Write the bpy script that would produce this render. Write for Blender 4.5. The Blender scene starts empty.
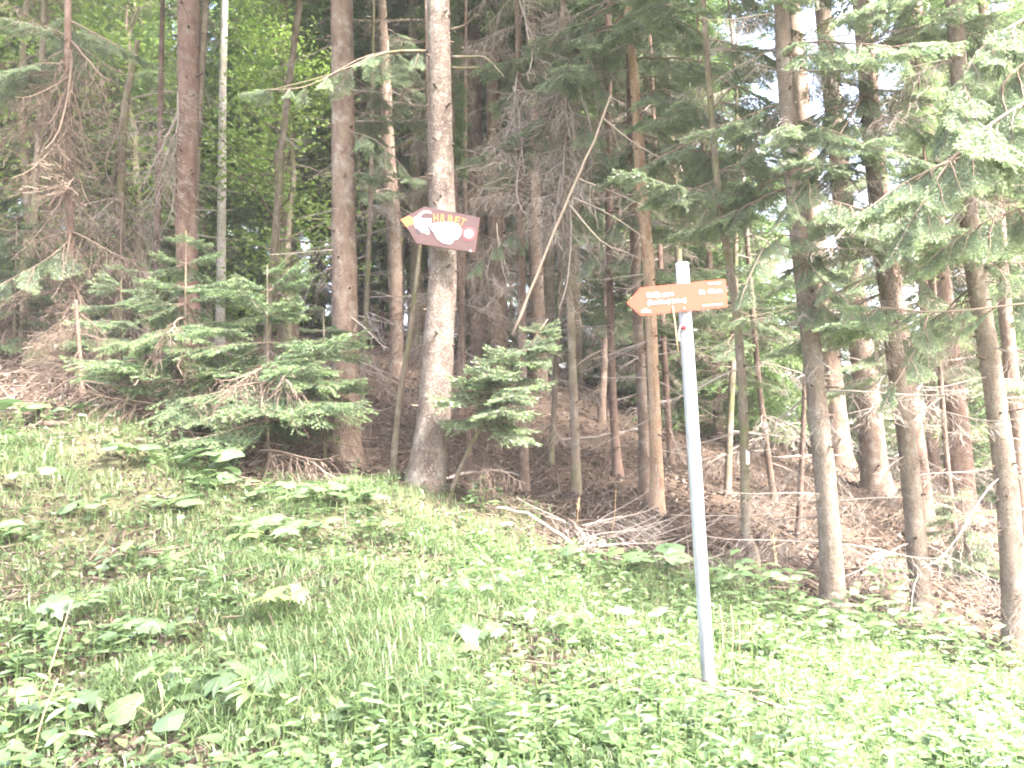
import bpy, math
import numpy as np
from mathutils import Matrix, Vector

R = math.radians
rng = np.random.default_rng(11)
scn = bpy.context.scene
COL = scn.collection

# ------------------------------------------------------------------ camera, world, sun, exposure
F_PX = 800.0
PITCH, ROLL = R(5.0), R(1.8)
EYE = np.array([0.0, 0.0, 1.6])
FW = np.array([0, math.cos(PITCH), math.sin(PITCH)])
U0 = np.array([0, -math.sin(PITCH), math.cos(PITCH)])
R0 = np.array([1.0, 0, 0])
RT = math.cos(ROLL) * R0 - math.sin(ROLL) * U0
UP = math.cos(ROLL) * U0 + math.sin(ROLL) * R0

cam_d = bpy.data.cameras.new('camera')
cam = bpy.data.objects.new('camera', cam_d)
COL.objects.link(cam)
cam_d.sensor_width = 36.0
cam_d.lens = 36.0 * F_PX / 1024.0
cam_d.clip_start, cam_d.clip_end = 0.05, 2000
M = Matrix(((RT[0], UP[0], -FW[0], EYE[0]), (RT[1], UP[1], -FW[1], EYE[1]), (RT[2], UP[2], -FW[2], EYE[2]), (0, 0, 0, 1)))
cam.matrix_world = M
scn.camera = cam

SUN_EL, SUN_AZ = R(49), R(126)           # azimuth clockwise from +Y (the way the camera looks)
world = bpy.data.worlds.new('World')
scn.world = world
world.use_nodes = True
wn = world.node_tree
bg = wn.nodes['Background']
sky = wn.nodes.new('ShaderNodeTexSky')
sky.sky_type = 'NISHITA'
sky.sun_disc = False
sky.sun_elevation = SUN_EL
sky.sun_rotation = SUN_AZ
sky.air_density, sky.dust_density, sky.ozone_density = 0.8, 7.0, 1.0
wn.links.new(sky.outputs[0], bg.inputs[0])
bg.inputs[1].default_value = 0.15
sun_d = bpy.data.lights.new('sun', 'SUN')
sun_d.energy = 3.8
sun_d.angle = R(14)
sun_d.color = (1.0, 0.97, 0.93)
sun = bpy.data.objects.new('sun', sun_d)
COL.objects.link(sun)
to_sun = Vector((math.sin(SUN_AZ) * math.cos(SUN_EL), math.cos(SUN_AZ) * math.cos(SUN_EL), math.sin(SUN_EL)))
sun.rotation_euler = to_sun.to_track_quat('Z', 'Y').to_euler()
scn.view_settings.view_transform = 'Standard'
scn.view_settings.look = 'None'
scn.view_settings.gamma = 1.0
scn.view_settings.exposure = 3.65
scn.cycles.use_denoising = True
scn.cycles.filter_width = 1.9
scn.cycles.max_bounces = 10
scn.cycles.diffuse_bounces = 5
scn.cycles.transmission_bounces = 6
scn.cycles.sample_clamp_indirect = 8.0


def at(px, py, Y):
    d = FW + RT * ((px - 512) / F_PX) + UP * ((384 - py) / F_PX)
    return EYE + d * (Y / d[1])


def proj(p):
    v = np.asarray(p) - EYE
    d = v @ FW
    return 512 + F_PX * (v @ RT) / d, 384 - F_PX * (v @ UP) / d


# ------------------------------------------------------------------ materials
def new_mat(name):
    m = bpy.data.materials.new(name)
    m.use_nodes = True
    nt = m.node_tree
    for n in list(nt.nodes):
        nt.nodes.remove(n)
    out = nt.nodes.new('ShaderNodeOutputMaterial')
    return m, nt, out


def ramp(nt, stops):
    r = nt.nodes.new('ShaderNodeValToRGB')
    e = r.color_ramp.elements
    while len(e) < len(stops):
        e.new(0.5)
    for i, (p, c) in enumerate(stops):
        e[i].position = p
        e[i].color = (*c, 1)
    return r


def noise(nt, coord, scale, detail=4, rough=0.6, stretch=None):
    n = nt.nodes.new('ShaderNodeTexNoise')
    n.inputs['Scale'].default_value = scale
    n.inputs['Detail'].default_value = detail
    n.inputs['Roughness'].default_value = rough
    if stretch:
        mp = nt.nodes.new('ShaderNodeMapping')
        mp.inputs['Scale'].default_value = stretch
        nt.links.new(coord, mp.inputs[0])
        coord = mp.outputs[0]
    nt.links.new(coord, n.inputs['Vector'])
    return n


def leaf_mat(name, stops, trans=0.45, gloss=0.15, rough=0.5):
    """thin leaf: diffuse + translucent + a little gloss, colour from the per-leaf 'tone' and a per-object shift"""
    m, nt, out = new_mat(name)
    a = nt.nodes.new('ShaderNodeAttribute')
    a.attribute_name = 'tone'
    r = ramp(nt, stops)
    nt.links.new(a.outputs['Fac'], r.inputs[0])
    oi = nt.nodes.new('ShaderNodeObjectInfo')
    hs = nt.nodes.new('ShaderNodeHueSaturation')
    mr = nt.nodes.new('ShaderNodeMapRange')
    mr.inputs['To Min'].default_value = 0.8
    mr.inputs['To Max'].default_value = 1.2
    nt.links.new(oi.outputs['Random'], mr.inputs['Value'])
    nt.links.new(mr.outputs[0], hs.inputs['Value'])
    nt.links.new(r.outputs[0], hs.inputs['Color'])
    d = nt.nodes.new('ShaderNodeBsdfDiffuse')
    t = nt.nodes.new('ShaderNodeBsdfTranslucent')
    g = nt.nodes.new('ShaderNodeBsdfGlossy')
    g.inputs['Roughness'].default_value = rough
    g.inputs['Color'].default_value = (0.5, 0.5, 0.5, 1)
    nt.links.new(hs.outputs[0], d.inputs[0])
    nt.links.new(hs.outputs[0], t.inputs[0])
    m1 = nt.nodes.new('ShaderNodeMixShader')
    m1.inputs[0].default_value = trans
    nt.links.new(d.outputs[0], m1.inputs[1])
    nt.links.new(t.outputs[0], m1.inputs[2])
    m2 = nt.nodes.new('ShaderNodeMixShader')
    m2.inputs[0].default_value = gloss
    nt.links.new(m1.outputs[0], m2.inputs[1])
    nt.links.new(g.outputs[0], m2.inputs[2])
    nt.links.new(m2.outputs[0], out.inputs[0])
    return m


def bark_mat(name, dark, mid, light, scale=1.0, lichen=0.25, moss=0.0, bump=0.6):
    m, nt, out = new_mat(name)
    tc = nt.nodes.new('ShaderNodeTexCoord')
    co = tc.outputs['Object']
    oi = nt.nodes.new('ShaderNodeObjectInfo')
    add = nt.nodes.new('ShaderNodeVectorMath')
    add.operation = 'ADD'
    sc = nt.nodes.new('ShaderNodeVectorMath')
    sc.operation = 'SCALE'
    cmb = nt.nodes.new('ShaderNodeCombineXYZ')
    for k in range(3):
        nt.links.new(oi.outputs['Random'], cmb.inputs[k])
    nt.links.new(cmb.outputs[0], sc.inputs[0])
    sc.inputs['Scale'].default_value = 37.0
    nt.links.new(co, add.inputs[0])
    nt.links.new(sc.outputs[0], add.inputs[1])
    co = add.outputs[0]
    vor = nt.nodes.new('ShaderNodeTexVoronoi')
    vor.feature = 'DISTANCE_TO_EDGE'
    vor.inputs['Scale'].default_value = 62 * scale
    mp = nt.nodes.new('ShaderNodeMapping')
    mp.inputs['Scale'].default_value = (1, 1, 0.55)
    wob = noise(nt, co, 14 * scale, 3)
    mixv = nt.nodes.new('ShaderNodeMixRGB')
    mixv.inputs[0].default_value = 0.12
    nt.links.new(co, mixv.inputs[1])
    nt.links.new(wob.outputs['Color'], mixv.inputs[2])
    nt.links.new(mixv.outputs[0], mp.inputs[0])
    nt.links.new(mp.outputs[0], vor.inputs['Vector'])
    n1 = noise(nt, co, 9 * scale, 6, 0.7, (1, 1, 0.4))
    n2 = noise(nt, co, 2.2 * scale, 3, 0.6)
    r = ramp(nt, [(0.28, dark), (0.5, mid), (0.75, light)])
    nt.links.new(n1.outputs['Fac'], r.inputs[0])
    # cracks
    cr = nt.nodes.new('ShaderNodeMapRange')
    cr.inputs['From Max'].default_value = 0.16
    nt.links.new(vor.outputs['Distance'], cr.inputs['Value'])
    mc = nt.nodes.new('ShaderNodeMixRGB')
    mc.blend_type = 'MULTIPLY'
    mc.inputs[0].default_value = 0.75
    crr = ramp(nt, [(0.0, (0.55, 0.5, 0.48)), (1.0, (1, 1, 1))])
    nt.links.new(cr.outputs[0], crr.inputs[0])
    nt.links.new(r.outputs[0], mc.inputs[1])
    nt.links.new(crr.outputs[0], mc.inputs[2])
    # pale lichen patches
    n3 = noise(nt, co, 6 * scale, 5, 0.7)
    lr = ramp(nt, [(0.52, (0, 0, 0)), (0.68, (1, 1, 1))])
    nt.links.new(n3.outputs['Fac'], lr.inputs[0])
    lm = nt.nodes.new('ShaderNodeMath')
    lm.operation = 'MULTIPLY'
    lm.inputs[1].default_value = lichen
    nt.links.new(lr.outputs[0], lm.inputs[0])
    ml = nt.nodes.new('ShaderNodeMixRGB')
    nt.links.new(lm.outputs[0], ml.inputs[0])
    nt.links.new(mc.outputs[0], ml.inputs[1])
    ml.inputs[2].default_value = (0.42, 0.40, 0.35, 1)
    colr = ml
    if moss > 0:
        mr = ramp(nt, [(0.45, (0, 0, 0)), (0.62, (1, 1, 1))])
        nt.links.new(n2.outputs['Fac'], mr.inputs[0])
        mm = nt.nodes.new('ShaderNodeMath')
        mm.operation = 'MULTIPLY'
        mm.inputs[1].default_value = moss
        nt.links.new(mr.outputs[0], mm.inputs[0])
        mo = nt.nodes.new('ShaderNodeMixRGB')
        nt.links.new(mm.outputs[0], mo.inputs[0])
        nt.links.new(colr.outputs[0], mo.inputs[1])
        mo.inputs[2].default_value = (0.11, 0.12, 0.04, 1)
        colr = mo
    hs = nt.nodes.new('ShaderNodeHueSaturation')
    vr = nt.nodes.new('ShaderNodeMapRange')
    vr.inputs['To Min'].default_value = 0.82
    vr.inputs['To Max'].default_value = 1.18
    nt.links.new(oi.outputs['Random'], vr.inputs['Value'])
    nt.links.new(vr.outputs[0], hs.inputs['Value'])
    nt.links.new(colr.outputs[0], hs.inputs['Color'])
    b = nt.nodes.new('ShaderNodeBsdfPrincipled')
    b.inputs['Roughness'].default_value = 0.9
    b.inputs['Specular IOR Level'].default_value = 0.2
    nt.links.new(hs.outputs[0], b.inputs['Base Color'])
    bmul = nt.nodes.new('ShaderNodeMath')
    bmul.operation = 'MULTIPLY_ADD'
    nt.links.new(n1.outputs['Fac'], bmul.inputs[0])
    bmul.inputs[1].default_value = 0.8
    nt.links.new(cr.outputs[0], bmul.inputs[2])
    bp = nt.nodes.new('ShaderNodeBump')
    bp.inputs['Strength'].default_value = bump
    bp.inputs['Distance'].default_value = 0.012
    nt.links.new(bmul.outputs[0], bp.inputs['Height'])
    nt.links.new(bp.outputs[0], b.inputs['Normal'])
    nt.links.new(b.outputs[0], out.inputs[0])
    return m


def tone_mat(name, stops, rough=0.9):
    m, nt, out = new_mat(name)
    a = nt.nodes.new('ShaderNodeAttribute')
    a.attribute_name = 'tone'
    r = ramp(nt, stops)
    nt.links.new(a.outputs['Fac'], r.inputs[0])
    b = nt.nodes.new('ShaderNodeBsdfPrincipled')
    b.inputs['Roughness'].default_value = rough
    b.inputs['Specular IOR Level'].default_value = 0.2
    nt.links.new(r.outputs[0], b.inputs['Base Color'])
    nt.links.new(b.outputs[0], out.inputs[0])
    return m


def paint_mat(name, c, c2=None, scale=30, rough=0.55, metal=0.0, bump=0.05, stretch=None):
    m, nt, out = new_mat(name)
    tc = nt.nodes.new('ShaderNodeTexCoord')
    n = noise(nt, tc.outputs['Object'], scale, 5, 0.65, stretch)
    c2 = c2 or tuple(v * 0.8 for v in c)
    r = ramp(nt, [(0.35, c2), (0.6, c)])
    nt.links.new(n.outputs['Fac'], r.inputs[0])
    b = nt.nodes.new('ShaderNodeBsdfPrincipled')
    b.inputs['Roughness'].default_value = rough
    b.inputs['Metallic'].default_value = metal
    nt.links.new(r.outputs[0], b.inputs['Base Color'])
    bp = nt.nodes.new('ShaderNodeBump')
    bp.inputs['Strength'].default_value = bump
    bp.inputs['Distance'].default_value = 0.004
    nt.links.new(n.outputs['Fac'], bp.inputs['Height'])
    nt.links.new(bp.outputs[0], b.inputs['Normal'])
    nt.links.new(b.outputs[0], out.inputs[0])
    return m


BARK = bark_mat('spruce_bark', (0.10, 0.068, 0.052), (0.195, 0.14, 0.108), (0.29, 0.225, 0.18), 1.0, 0.45, 0.0)
BARK_EDGE = bark_mat('lightened_spruce_bark', (0.105, 0.08, 0.062), (0.21, 0.168, 0.134), (0.30, 0.25, 0.205), 1.0, 0.4, 0.0)  # lighter copy of the spruce bark, offsets shade from the trees' own limbs
BARK_BIG = bark_mat('big_spruce_bark', (0.095, 0.07, 0.06), (0.195, 0.155, 0.13), (0.30, 0.255, 0.22), 0.9, 0.5, 0.0, 0.9)
BARK_RED = bark_mat('reddish_bark', (0.085, 0.055, 0.043), (0.16, 0.105, 0.082), (0.235, 0.17, 0.138), 0.9, 0.18, 0.0)
BARK_MOSS = bark_mat('mossy_bark', (0.10, 0.08, 0.06), (0.19, 0.15, 0.115), (0.30, 0.25, 0.2), 1.1, 0.3, 0.6)
BARK_BIRCH = bark_mat('pale_bark', (0.09, 0.075, 0.065), (0.28, 0.255, 0.23), (0.40, 0.38, 0.35), 0.5, 0.2, 0.3, 0.3)
BARK_STRIP = bark_mat('stripped_bark', (0.17, 0.08, 0.05), (0.33, 0.225, 0.15), (0.42, 0.32, 0.23), 0.9, 0.15, 0.0, 0.6)
TWIG = tone_mat('twig_bark', [(0.0, (0.07, 0.05, 0.04)), (0.5, (0.15, 0.11, 0.085)), (1.0, (0.24, 0.19, 0.15))])
DEADTWIG = tone_mat('dead_twig', [(0.0, (0.14, 0.112, 0.096)), (0.5, (0.26, 0.215, 0.185)), (1.0, (0.38, 0.335, 0.30))])
BROWNTWIG = tone_mat('brown_dead_twig', [(0.0, (0.05, 0.036, 0.028)), (0.5, (0.105, 0.077, 0.06)), (1.0, (0.18, 0.14, 0.11))])
PALEWOOD = tone_mat('pale_dead_wood', [(0.0, (0.15, 0.115, 0.085)), (0.5, (0.25, 0.20, 0.155)), (1.0, (0.35, 0.29, 0.235))])
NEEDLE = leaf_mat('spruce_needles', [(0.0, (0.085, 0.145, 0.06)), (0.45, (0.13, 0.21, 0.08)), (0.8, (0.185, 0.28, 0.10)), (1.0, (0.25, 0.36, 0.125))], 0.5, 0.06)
NEEDLE_D = leaf_mat('grey_green_spruce_needles', [(0.0, (0.075, 0.115, 0.06)), (0.45, (0.11, 0.165, 0.085)), (0.8, (0.155, 0.22, 0.105)), (1.0, (0.22, 0.30, 0.13))], 0.45, 0.06)
NEEDLE_Y = leaf_mat('young_spruce_needles', [(0.0, (0.12, 0.17, 0.105)), (0.45, (0.18, 0.25, 0.145)), (0.8, (0.25, 0.335, 0.175)), (1.0, (0.33, 0.42, 0.19))], 0.5, 0.1, 0.42)
BEECH = leaf_mat('broadleaf_leaves', [(0.0, (0.085, 0.145, 0.03)), (0.5, (0.155, 0.245, 0.05)), (1.0, (0.26, 0.36, 0.085))], 0.55, 0.08)
GRASS = leaf_mat('grass_blades', [(0.0, (0.07, 0.12, 0.04)), (0.5, (0.118, 0.19, 0.066)), (0.85, (0.18, 0.26, 0.10)), (1.0, (0.34, 0.28, 0.18))], 0.4, 0.12)
HERB = leaf_mat('herb_leaves', [(0.0, (0.065, 0.12, 0.038)), (0.5, (0.112, 0.188, 0.066)), (1.0, (0.195, 0.285, 0.11))], 0.4, 0.15)
BROAD = leaf_mat('large_leaf', [(0.0, (0.075, 0.135, 0.055)), (0.5, (0.115, 0.19, 0.075)), (1.0, (0.2, 0.275, 0.075))], 0.4, 0.18)
LITTER = leaf_mat('dry_leaves', [(0.0, (0.034, 0.024, 0.018)), (0.4, (0.065, 0.046, 0.034)), (0.75, (0.115, 0.084, 0.063)), (1.0, (0.24, 0.195, 0.155))], 0.1, 0.08)
STRAW = tone_mat('dry_stalk', [(0.0, (0.38, 0.25, 0.13)), (1.0, (0.56, 0.42, 0.24))])
STALK = tone_mat('green_stalk', [(0.0, (0.08, 0.13, 0.04)), (1.0, (0.17, 0.24, 0.09))])
PETAL = leaf_mat('white_petals', [(0.0, (0.7, 0.7, 0.66)), (1.0, (0.82, 0.82, 0.78))], 0.3, 0.05)
M_BOARD = paint_mat('brown_board_paint', (0.05, 0.019, 0.018), (0.036, 0.013, 0.012), 25, 0.5, 0, 0.25, (0.4, 1, 3))
M_BOARD_EDGE = paint_mat('board_edge', (0.26, 0.10, 0.06), None, 25)
M_ORANGE_P = paint_mat('orange_paint', (0.36, 0.11, 0.025), (0.31, 0.085, 0.02), 40)
M_GOAT = paint_mat('toned_down_white_paint', (0.30, 0.285, 0.28), (0.24, 0.225, 0.225), 14)  # white toned down so it does not clip at this exposure
M_WHITE_P = paint_mat('white_paint', (0.8, 0.79, 0.77), (0.72, 0.71, 0.69), 40)
M_PINK_P = paint_mat('pinkish_horn_paint', (0.15, 0.09, 0.09), None, 30)
M_RED_P = paint_mat('red_paint', (0.33, 0.03, 0.035), None, 40)
M_DARK_P = paint_mat('dark_paint', (0.03, 0.02, 0.028), None, 40)
M_SIGN = paint_mat('orange_sign_enamel', (0.38, 0.039, 0.014), (0.35, 0.035, 0.012), 6, 0.4, 0, 0.02)
M_SIGN_E = paint_mat('sign_edge', (0.36, 0.05, 0.04), None, 20, 0.4)
M_STEEL = paint_mat('galvanised_steel', (0.42, 0.43, 0.46), (0.24, 0.25, 0.275), 18, 0.42, 0.3, 0.05, (1, 1, 0.25))
M_CAP = paint_mat('plastic_cap', (0.6, 0.6, 0.62), None, 40, 0.5)
M_BAND = paint_mat('clamp_band', (0.30, 0.29, 0.30), None, 60, 0.4, 0.6)


# ------------------------------------------------------------------ mesh helpers
class MB:
    """collects vertices and faces, builds ONE mesh object"""

    def __init__(s):
        s.v, s.f, s.t, s.n = [], [], [], 0

    def add(s, v, faces, mi=0, tone=0.5):
        v = np.asarray(v, float).reshape(-1, 3)
        if not len(v):
            return
        for f in (faces if isinstance(faces, list) else [faces]):
            f = np.asarray(f, np.int64)
            s.f.append((f + s.n, mi))
        s.v.append(v)
        t = np.asarray(tone, float)
        s.t.append(np.full(len(v), float(t)) if t.ndim == 0 else t)
        s.n += len(v)

    def arrays(s):
        return np.concatenate(s.v), s.f, np.concatenate(s.t)

    def mesh(s, name, mats, smooth=False, origin=None):
        v, fs, t = s.arrays()
        if origin is not None:
            v = v - np.asarray(origin)
        me = bpy.data.meshes.new(name)
        nv = len(v)
        idx = np.concatenate([f.ravel() for f, _ in fs])
        tot = np.concatenate([np.full(len(f), f.shape[1]) for f, _ in fs])
        mi = np.concatenate([np.full(len(f), m) for f, m in fs])
        start = np.concatenate([[0], np.cumsum(tot)[:-1]])
        me.vertices.add(nv)
        me.vertices.foreach_set('co', v.astype(np.float32).ravel())
        me.loops.add(len(idx))
        me.loops.foreach_set('vertex_index', idx.astype(np.int32))
        me.polygons.add(len(tot))
        me.polygons.foreach_set('loop_start', start.astype(np.int32))
        me.polygons.foreach_set('material_index', mi.astype(np.int32))
        me.update(calc_edges=True)
        me.polygons.foreach_set('use_smooth', np.full(len(tot), bool(smooth)))
        at_ = me.attributes.new('tone', 'FLOAT', 'POINT')
        at_.data.foreach_set('value', t.astype(np.float32))
        for m in (mats if isinstance(mats, (list, tuple)) else [mats]):
            me.materials.append(m)
        me.validate()
        return me

    def build(s, name, mats, parent=None, smooth=False, origin=None, loc=None):
        o = bpy.data.objects.new(name, s.mesh(name, mats, smooth, origin))
        COL.objects.link(o)
        if parent is not None:
            o.parent = parent
        if loc is not None:
            o.location = loc
        return o


def tag(o, label=None, cat=None, group=None, kind=None):
    for k, v in (('label', label), ('category', cat), ('group', group), ('kind', kind)):
        if v:
            o[k] = v
    return o


def thing(name, loc, label, cat, group=None):
    o = bpy.data.objects.new(name, None)
    o.empty_display_size = 0.2
    COL.objects.link(o)
    o.location = loc
    return tag(o, label, cat, group)


def child(name, mesh, parent, mat=None):
    o = bpy.data.objects.new(name, mesh)
    COL.objects.link(o)
    o.parent = parent
    if mat is not None:
        o.matrix_local = mat
    return o


def unit(v):
    v = np.asarray(v, float)
    return v / (np.linalg.norm(v, axis=-1, keepdims=True) + 1e-12)


def prisms(P0, P1, r0, r1, sides=3):
    """straight tapered twigs, vectorised"""
    P0, P1 = np.asarray(P0, float), np.asarray(P1, float)
    n = len(P0)
    d = unit(P1 - P0)
    ref = np.where(np.abs(d[:, 2:3]) > 0.9, np.array([[1.0, 0, 0]]), np.array([[0, 0, 1.0]]))
    a = unit(np.cross(d, ref))
    b = np.cross(d, a)
    r0 = np.broadcast_to(r0, (n,))[:, None]
    r1 = np.broadcast_to(r1, (n,))[:, None]
    V = np.zeros((n, 2 * sides, 3))
    for k in range(sides):
        q = 2 * math.pi * k / sides
        off = a * math.cos(q) + b * math.sin(q)
        V[:, k] = P0 + off * r0
        V[:, sides + k] = P1 + off * r1
    base = (np.arange(n) * 2 * sides)[:, None]
    F = [base + np.array([[k, (k + 1) % sides, sides + (k + 1) % sides, sides + k]]) for k in range(sides)]
    return V.reshape(-1, 3), np.concatenate(F)


def tube(pts, rad, sides=10, wob=0.0, cap=True, g=None):
    pts = np.asarray(pts, float)
    n = len(pts)
    rad = np.broadcast_to(rad, (n,)).astype(float)
    d = unit(np.gradient(pts, axis=0))
    ref = np.array([1.0, 0, 0]) if abs(d[0][2]) > 0.8 else np.array([0, 0, 1.0])
    a = unit(np.cross(d, ref))
    b = np.cross(d, a)
    q = np.linspace(0, 2 * math.pi, sides, endpoint=False)
    rr = np.ones((n, sides))
    if wob and g is not None:
        rr += g.normal(0, wob, (n, sides))
        ph = g.uniform(0, 6.28, 3)
        rr += wob * 1.2 * (np.sin(3 * q + ph[0])[None] + np.sin(2 * q + ph[1])[None]) * 0.6
    V = pts[:, None] + rad[:, None, None] * rr[..., None] * (a[:, None] * np.cos(q)[None, :, None] + b[:, None] * np.sin(q)[None, :, None])
    F = []
    i = np.arange(n - 1)[:, None] * sides
    k = np.arange(sides)[None]
    k2 = (k + 1) % sides
    F = np.stack([i + k, i + k2, i + sides + k2, i + sides + k], -1).reshape(-1, 4)
    V = V.reshape(-1, 3)
    faces = [F]
    if cap:
        c0, c1 = len(V), len(V) + 1
        V = np.concatenate([V, pts[:1], pts[-1:]])
        kk = np.arange(sides)
        faces.append(np.stack([kk, np.full(sides, c0), (kk + 1) % sides], -1))
        faces.append(np.stack([(n - 1) * sides + kk, (n - 1) * sides + (kk + 1) % sides, np.full(sides, c1)], -1))
    return V, faces


def smooth_path(pts, n):
    """Catmull-Rom resample of rows (any columns)"""
    p = np.asarray(pts, float)
    p = np.vstack([2 * p[0] - p[1], p, 2 * p[-1] - p[-2]])
    seg = len(p) - 3
    out = []
    for u in np.linspace(0, seg - 1e-6, n):
        i = int(u)
        t = u - i
        a, b, c, d = p[i:i + 4]
        out.append(0.5 * (2 * b + (c - a) * t + (2 * a - 5 * b + 4 * c - d) * t * t + (3 * b - a - 3 * c + d) * t ** 3))
    return np.array(out)


def vnoise(x, y, s, seed=0):
    """smooth value noise 0..1"""
    x, y = np.asarray(x, float) / s, np.asarray(y, float) / s
    xi, yi = np.floor(x), np.floor(y)
    fx, fy = x - xi, y - yi
    fx, fy = fx * fx * (3 - 2 * fx), fy * fy * (3 - 2 * fy)

    def h(a, b):
        v = np.sin(a * 127.1 + b * 311.7 + seed * 74.7) * 43758.5453
        return v - np.floor(v)
    return (h(xi, yi) * (1 - fx) + h(xi + 1, yi) * fx) * (1 - fy) + (h(xi, yi + 1) * (1 - fx) + h(xi + 1, yi + 1) * fx) * fy


# ------------------------------------------------------------------ ground
ctrl_px = [(0, 768, 2.7), (256, 768, 2.7), (512, 768, 2.9), (768, 768, 3.1), (1024, 768, 3.4), (708, 692, 4.2),
           (425, 492, 7.0), (345, 465, 8.6), (833, 612, 6.4), (925, 632, 6.7), (1018, 658, 6.3), (752, 574, 6.9), (657, 514, 8.0),
           (643, 497, 8.6), (575, 497, 8.3), (524, 492, 8.5), (0, 425, 7.0), (83, 402, 7.4), (200, 450, 7.3), (300, 478, 7.4),
           (150, 600, 4.3), (0, 600, 4.1), (400, 600, 4.6), (550, 600, 5.2), (560, 562, 6.4), (560, 400, 13), (400, 345, 18),
           (130, 335, 16), (0, 332, 15), (700, 432, 14), (820, 457, 15), (1000, 500, 15), (900, 700, 4.8)]
cp = [at(*c) for c in ctrl_px]
cp += [np.array(c, float) for c in [(0, 35, 6), (15, 32, 0.3), (30, 34, -3), (45, 70, -5), (0, 85, 9), (-80, 80, 26), (-40, 40, 15), (-16, 30, 8.5),
                                    (80, 0, -9), (30, 0, -2.4), (14, 3, -0.8), (-14, 3, 4.2), (-40, 0, 10), (0, -6, 0.1), (0, -30, -2), (-40, -30, 6), (40, -30, -6), (12, 15, 0.2)]]
cp = np.array(cp)


def tps_phi(r2):
    return 0.5 * r2 * np.log(r2 + 1e-9)


def tps_fit(P, lam=0.02):
    n = len(P)
    d2 = ((P[:, None, :2] - P[None, :, :2]) ** 2).sum(-1)
    K = tps_phi(d2) + lam * np.eye(n)
    Q = np.hstack([np.ones((n, 1)), P[:, :2]])
    A = np.block([[K, Q], [Q.T, np.zeros((3, 3))]])
    return np.linalg.solve(A, np.concatenate([P[:, 2], np.zeros(3)]))


TPS = tps_fit(cp)


def ground_z(x, y, bumps=True):
    x, y = np.asarray(x, float), np.asarray(y, float)
    xc, yc = np.clip(x, -90, 90), np.clip(y, -60, 110)
    d2 = (xc[..., None] - cp[:, 0]) ** 2 + (yc[..., None] - cp[:, 1]) ** 2
    z = tps_phi(d2) @ TPS[:-3] + TPS[-3] + TPS[-2] * xc + TPS[-1] * yc
    if bumps:
        z = z + (vnoise(x, y, 0.9, 1) - 0.5) * 0.10 + (vnoise(x, y, 0.33, 2) - 0.5) * 0.05
    return z


edge_px = [(-200, 7.6), (0, 7.0), (150, 7.1), (300, 7.3), (425, 6.85), (560, 6.7), (690, 6.5), (835, 6.2), (925, 6.35), (1024, 6.05), (1300, 6.0)]
edge_w = np.array([[(p - 512) / F_PX * Y, Y] for p, Y in edge_px])


def meadow(x, y):
    """1 on the open grassy bank, 0 under the trees"""
    e = np.interp(x, edge_w[:, 0], edge_w[:, 1])
    return 1 / (1 + np.exp(-(e - y + (vnoise(x, y, 0.8, 5) - 0.5) * 1.1) / 0.16))


def spaced():
    near = np.linspace(0, 9, 110)
    far = 9 + np.cumsum(np.geomspace(0.1, 40, 60))
    return near, far


_n, _f = spaced()
gx = np.concatenate([-_f[::-1], -_n[:0:-1], _n, _f])
gy = np.concatenate([-_f[::-1][:46] * 1.0, np.linspace(-8.5, 0.5, 30), np.linspace(0.6, 12, 170), 12 + np.cumsum(np.geomspace(0.12, 40, 60))])
gy = np.unique(np.round(gy, 4))
GX, GY = np.meshgrid(gx, gy)
GZ = ground_z(GX, GY)
mb = MB()
nx, ny = len(gx), len(gy)
ii = (np.arange(ny - 1)[:, None] * nx + np.arange(nx - 1)[None]).ravel()
mb.add(np.stack([GX, GY, GZ], -1), np.stack([ii, ii + 1, ii + nx + 1, ii + nx], -1), 0, meadow(GX, GY).ravel())
m, nt, out = new_mat('forest_soil')
tc = nt.nodes.new('ShaderNodeTexCoord')
n1 = noise(nt, tc.outputs['Object'], 5, 8, 0.75)
n2 = noise(nt, tc.outputs['Object'], 28, 6, 0.75)
r1 = ramp(nt, [(0.3, (0.03, 0.02, 0.015)), (0.5, (0.065, 0.044, 0.032)), (0.7, (0.12, 0.085, 0.062))])
r2 = ramp(nt, [(0.3, (0.045, 0.045, 0.025)), (0.5, (0.085, 0.085, 0.045)), (0.7, (0.14, 0.118, 0.08))])
mx = nt.nodes.new('ShaderNodeMixRGB')
mx.inputs[0].default_value = 0.5
nt.links.new(n1.outputs['Fac'], mx.inputs[1])
nt.links.new(n2.outputs['Fac'], mx.inputs[2])
nt.links.new(mx.outputs[0], r1.inputs[0])
nt.links.new(mx.outputs[0], r2.inputs[0])
a = nt.nodes.new('ShaderNodeAttribute')
a.attribute_name = 'tone'
m2 = nt.nodes.new('ShaderNodeMixRGB')
nt.links.new(a.outputs['Fac'], m2.inputs[0])
nt.links.new(r1.outputs[0], m2.inputs[1])
nt.links.new(r2.outputs[0], m2.inputs[2])
b = nt.nodes.new('ShaderNodeBsdfPrincipled')
b.inputs['Roughness'].default_value = 0.95
b.inputs['Specular IOR Level'].default_value = 0.15
nt.links.new(m2.outputs[0], b.inputs['Base Color'])
bp = nt.nodes.new('ShaderNodeBump')
bp.inputs['Strength'].default_value = 0.8
bp.inputs['Distance'].default_value = 0.05
nt.links.new(mx.outputs[0], bp.inputs['Height'])
nt.links.new(bp.outputs[0], b.inputs['Normal'])
nt.links.new(b.outputs[0], out.inputs[0])
tag(mb.build('ground', m, smooth=True), kind='structure')


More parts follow.
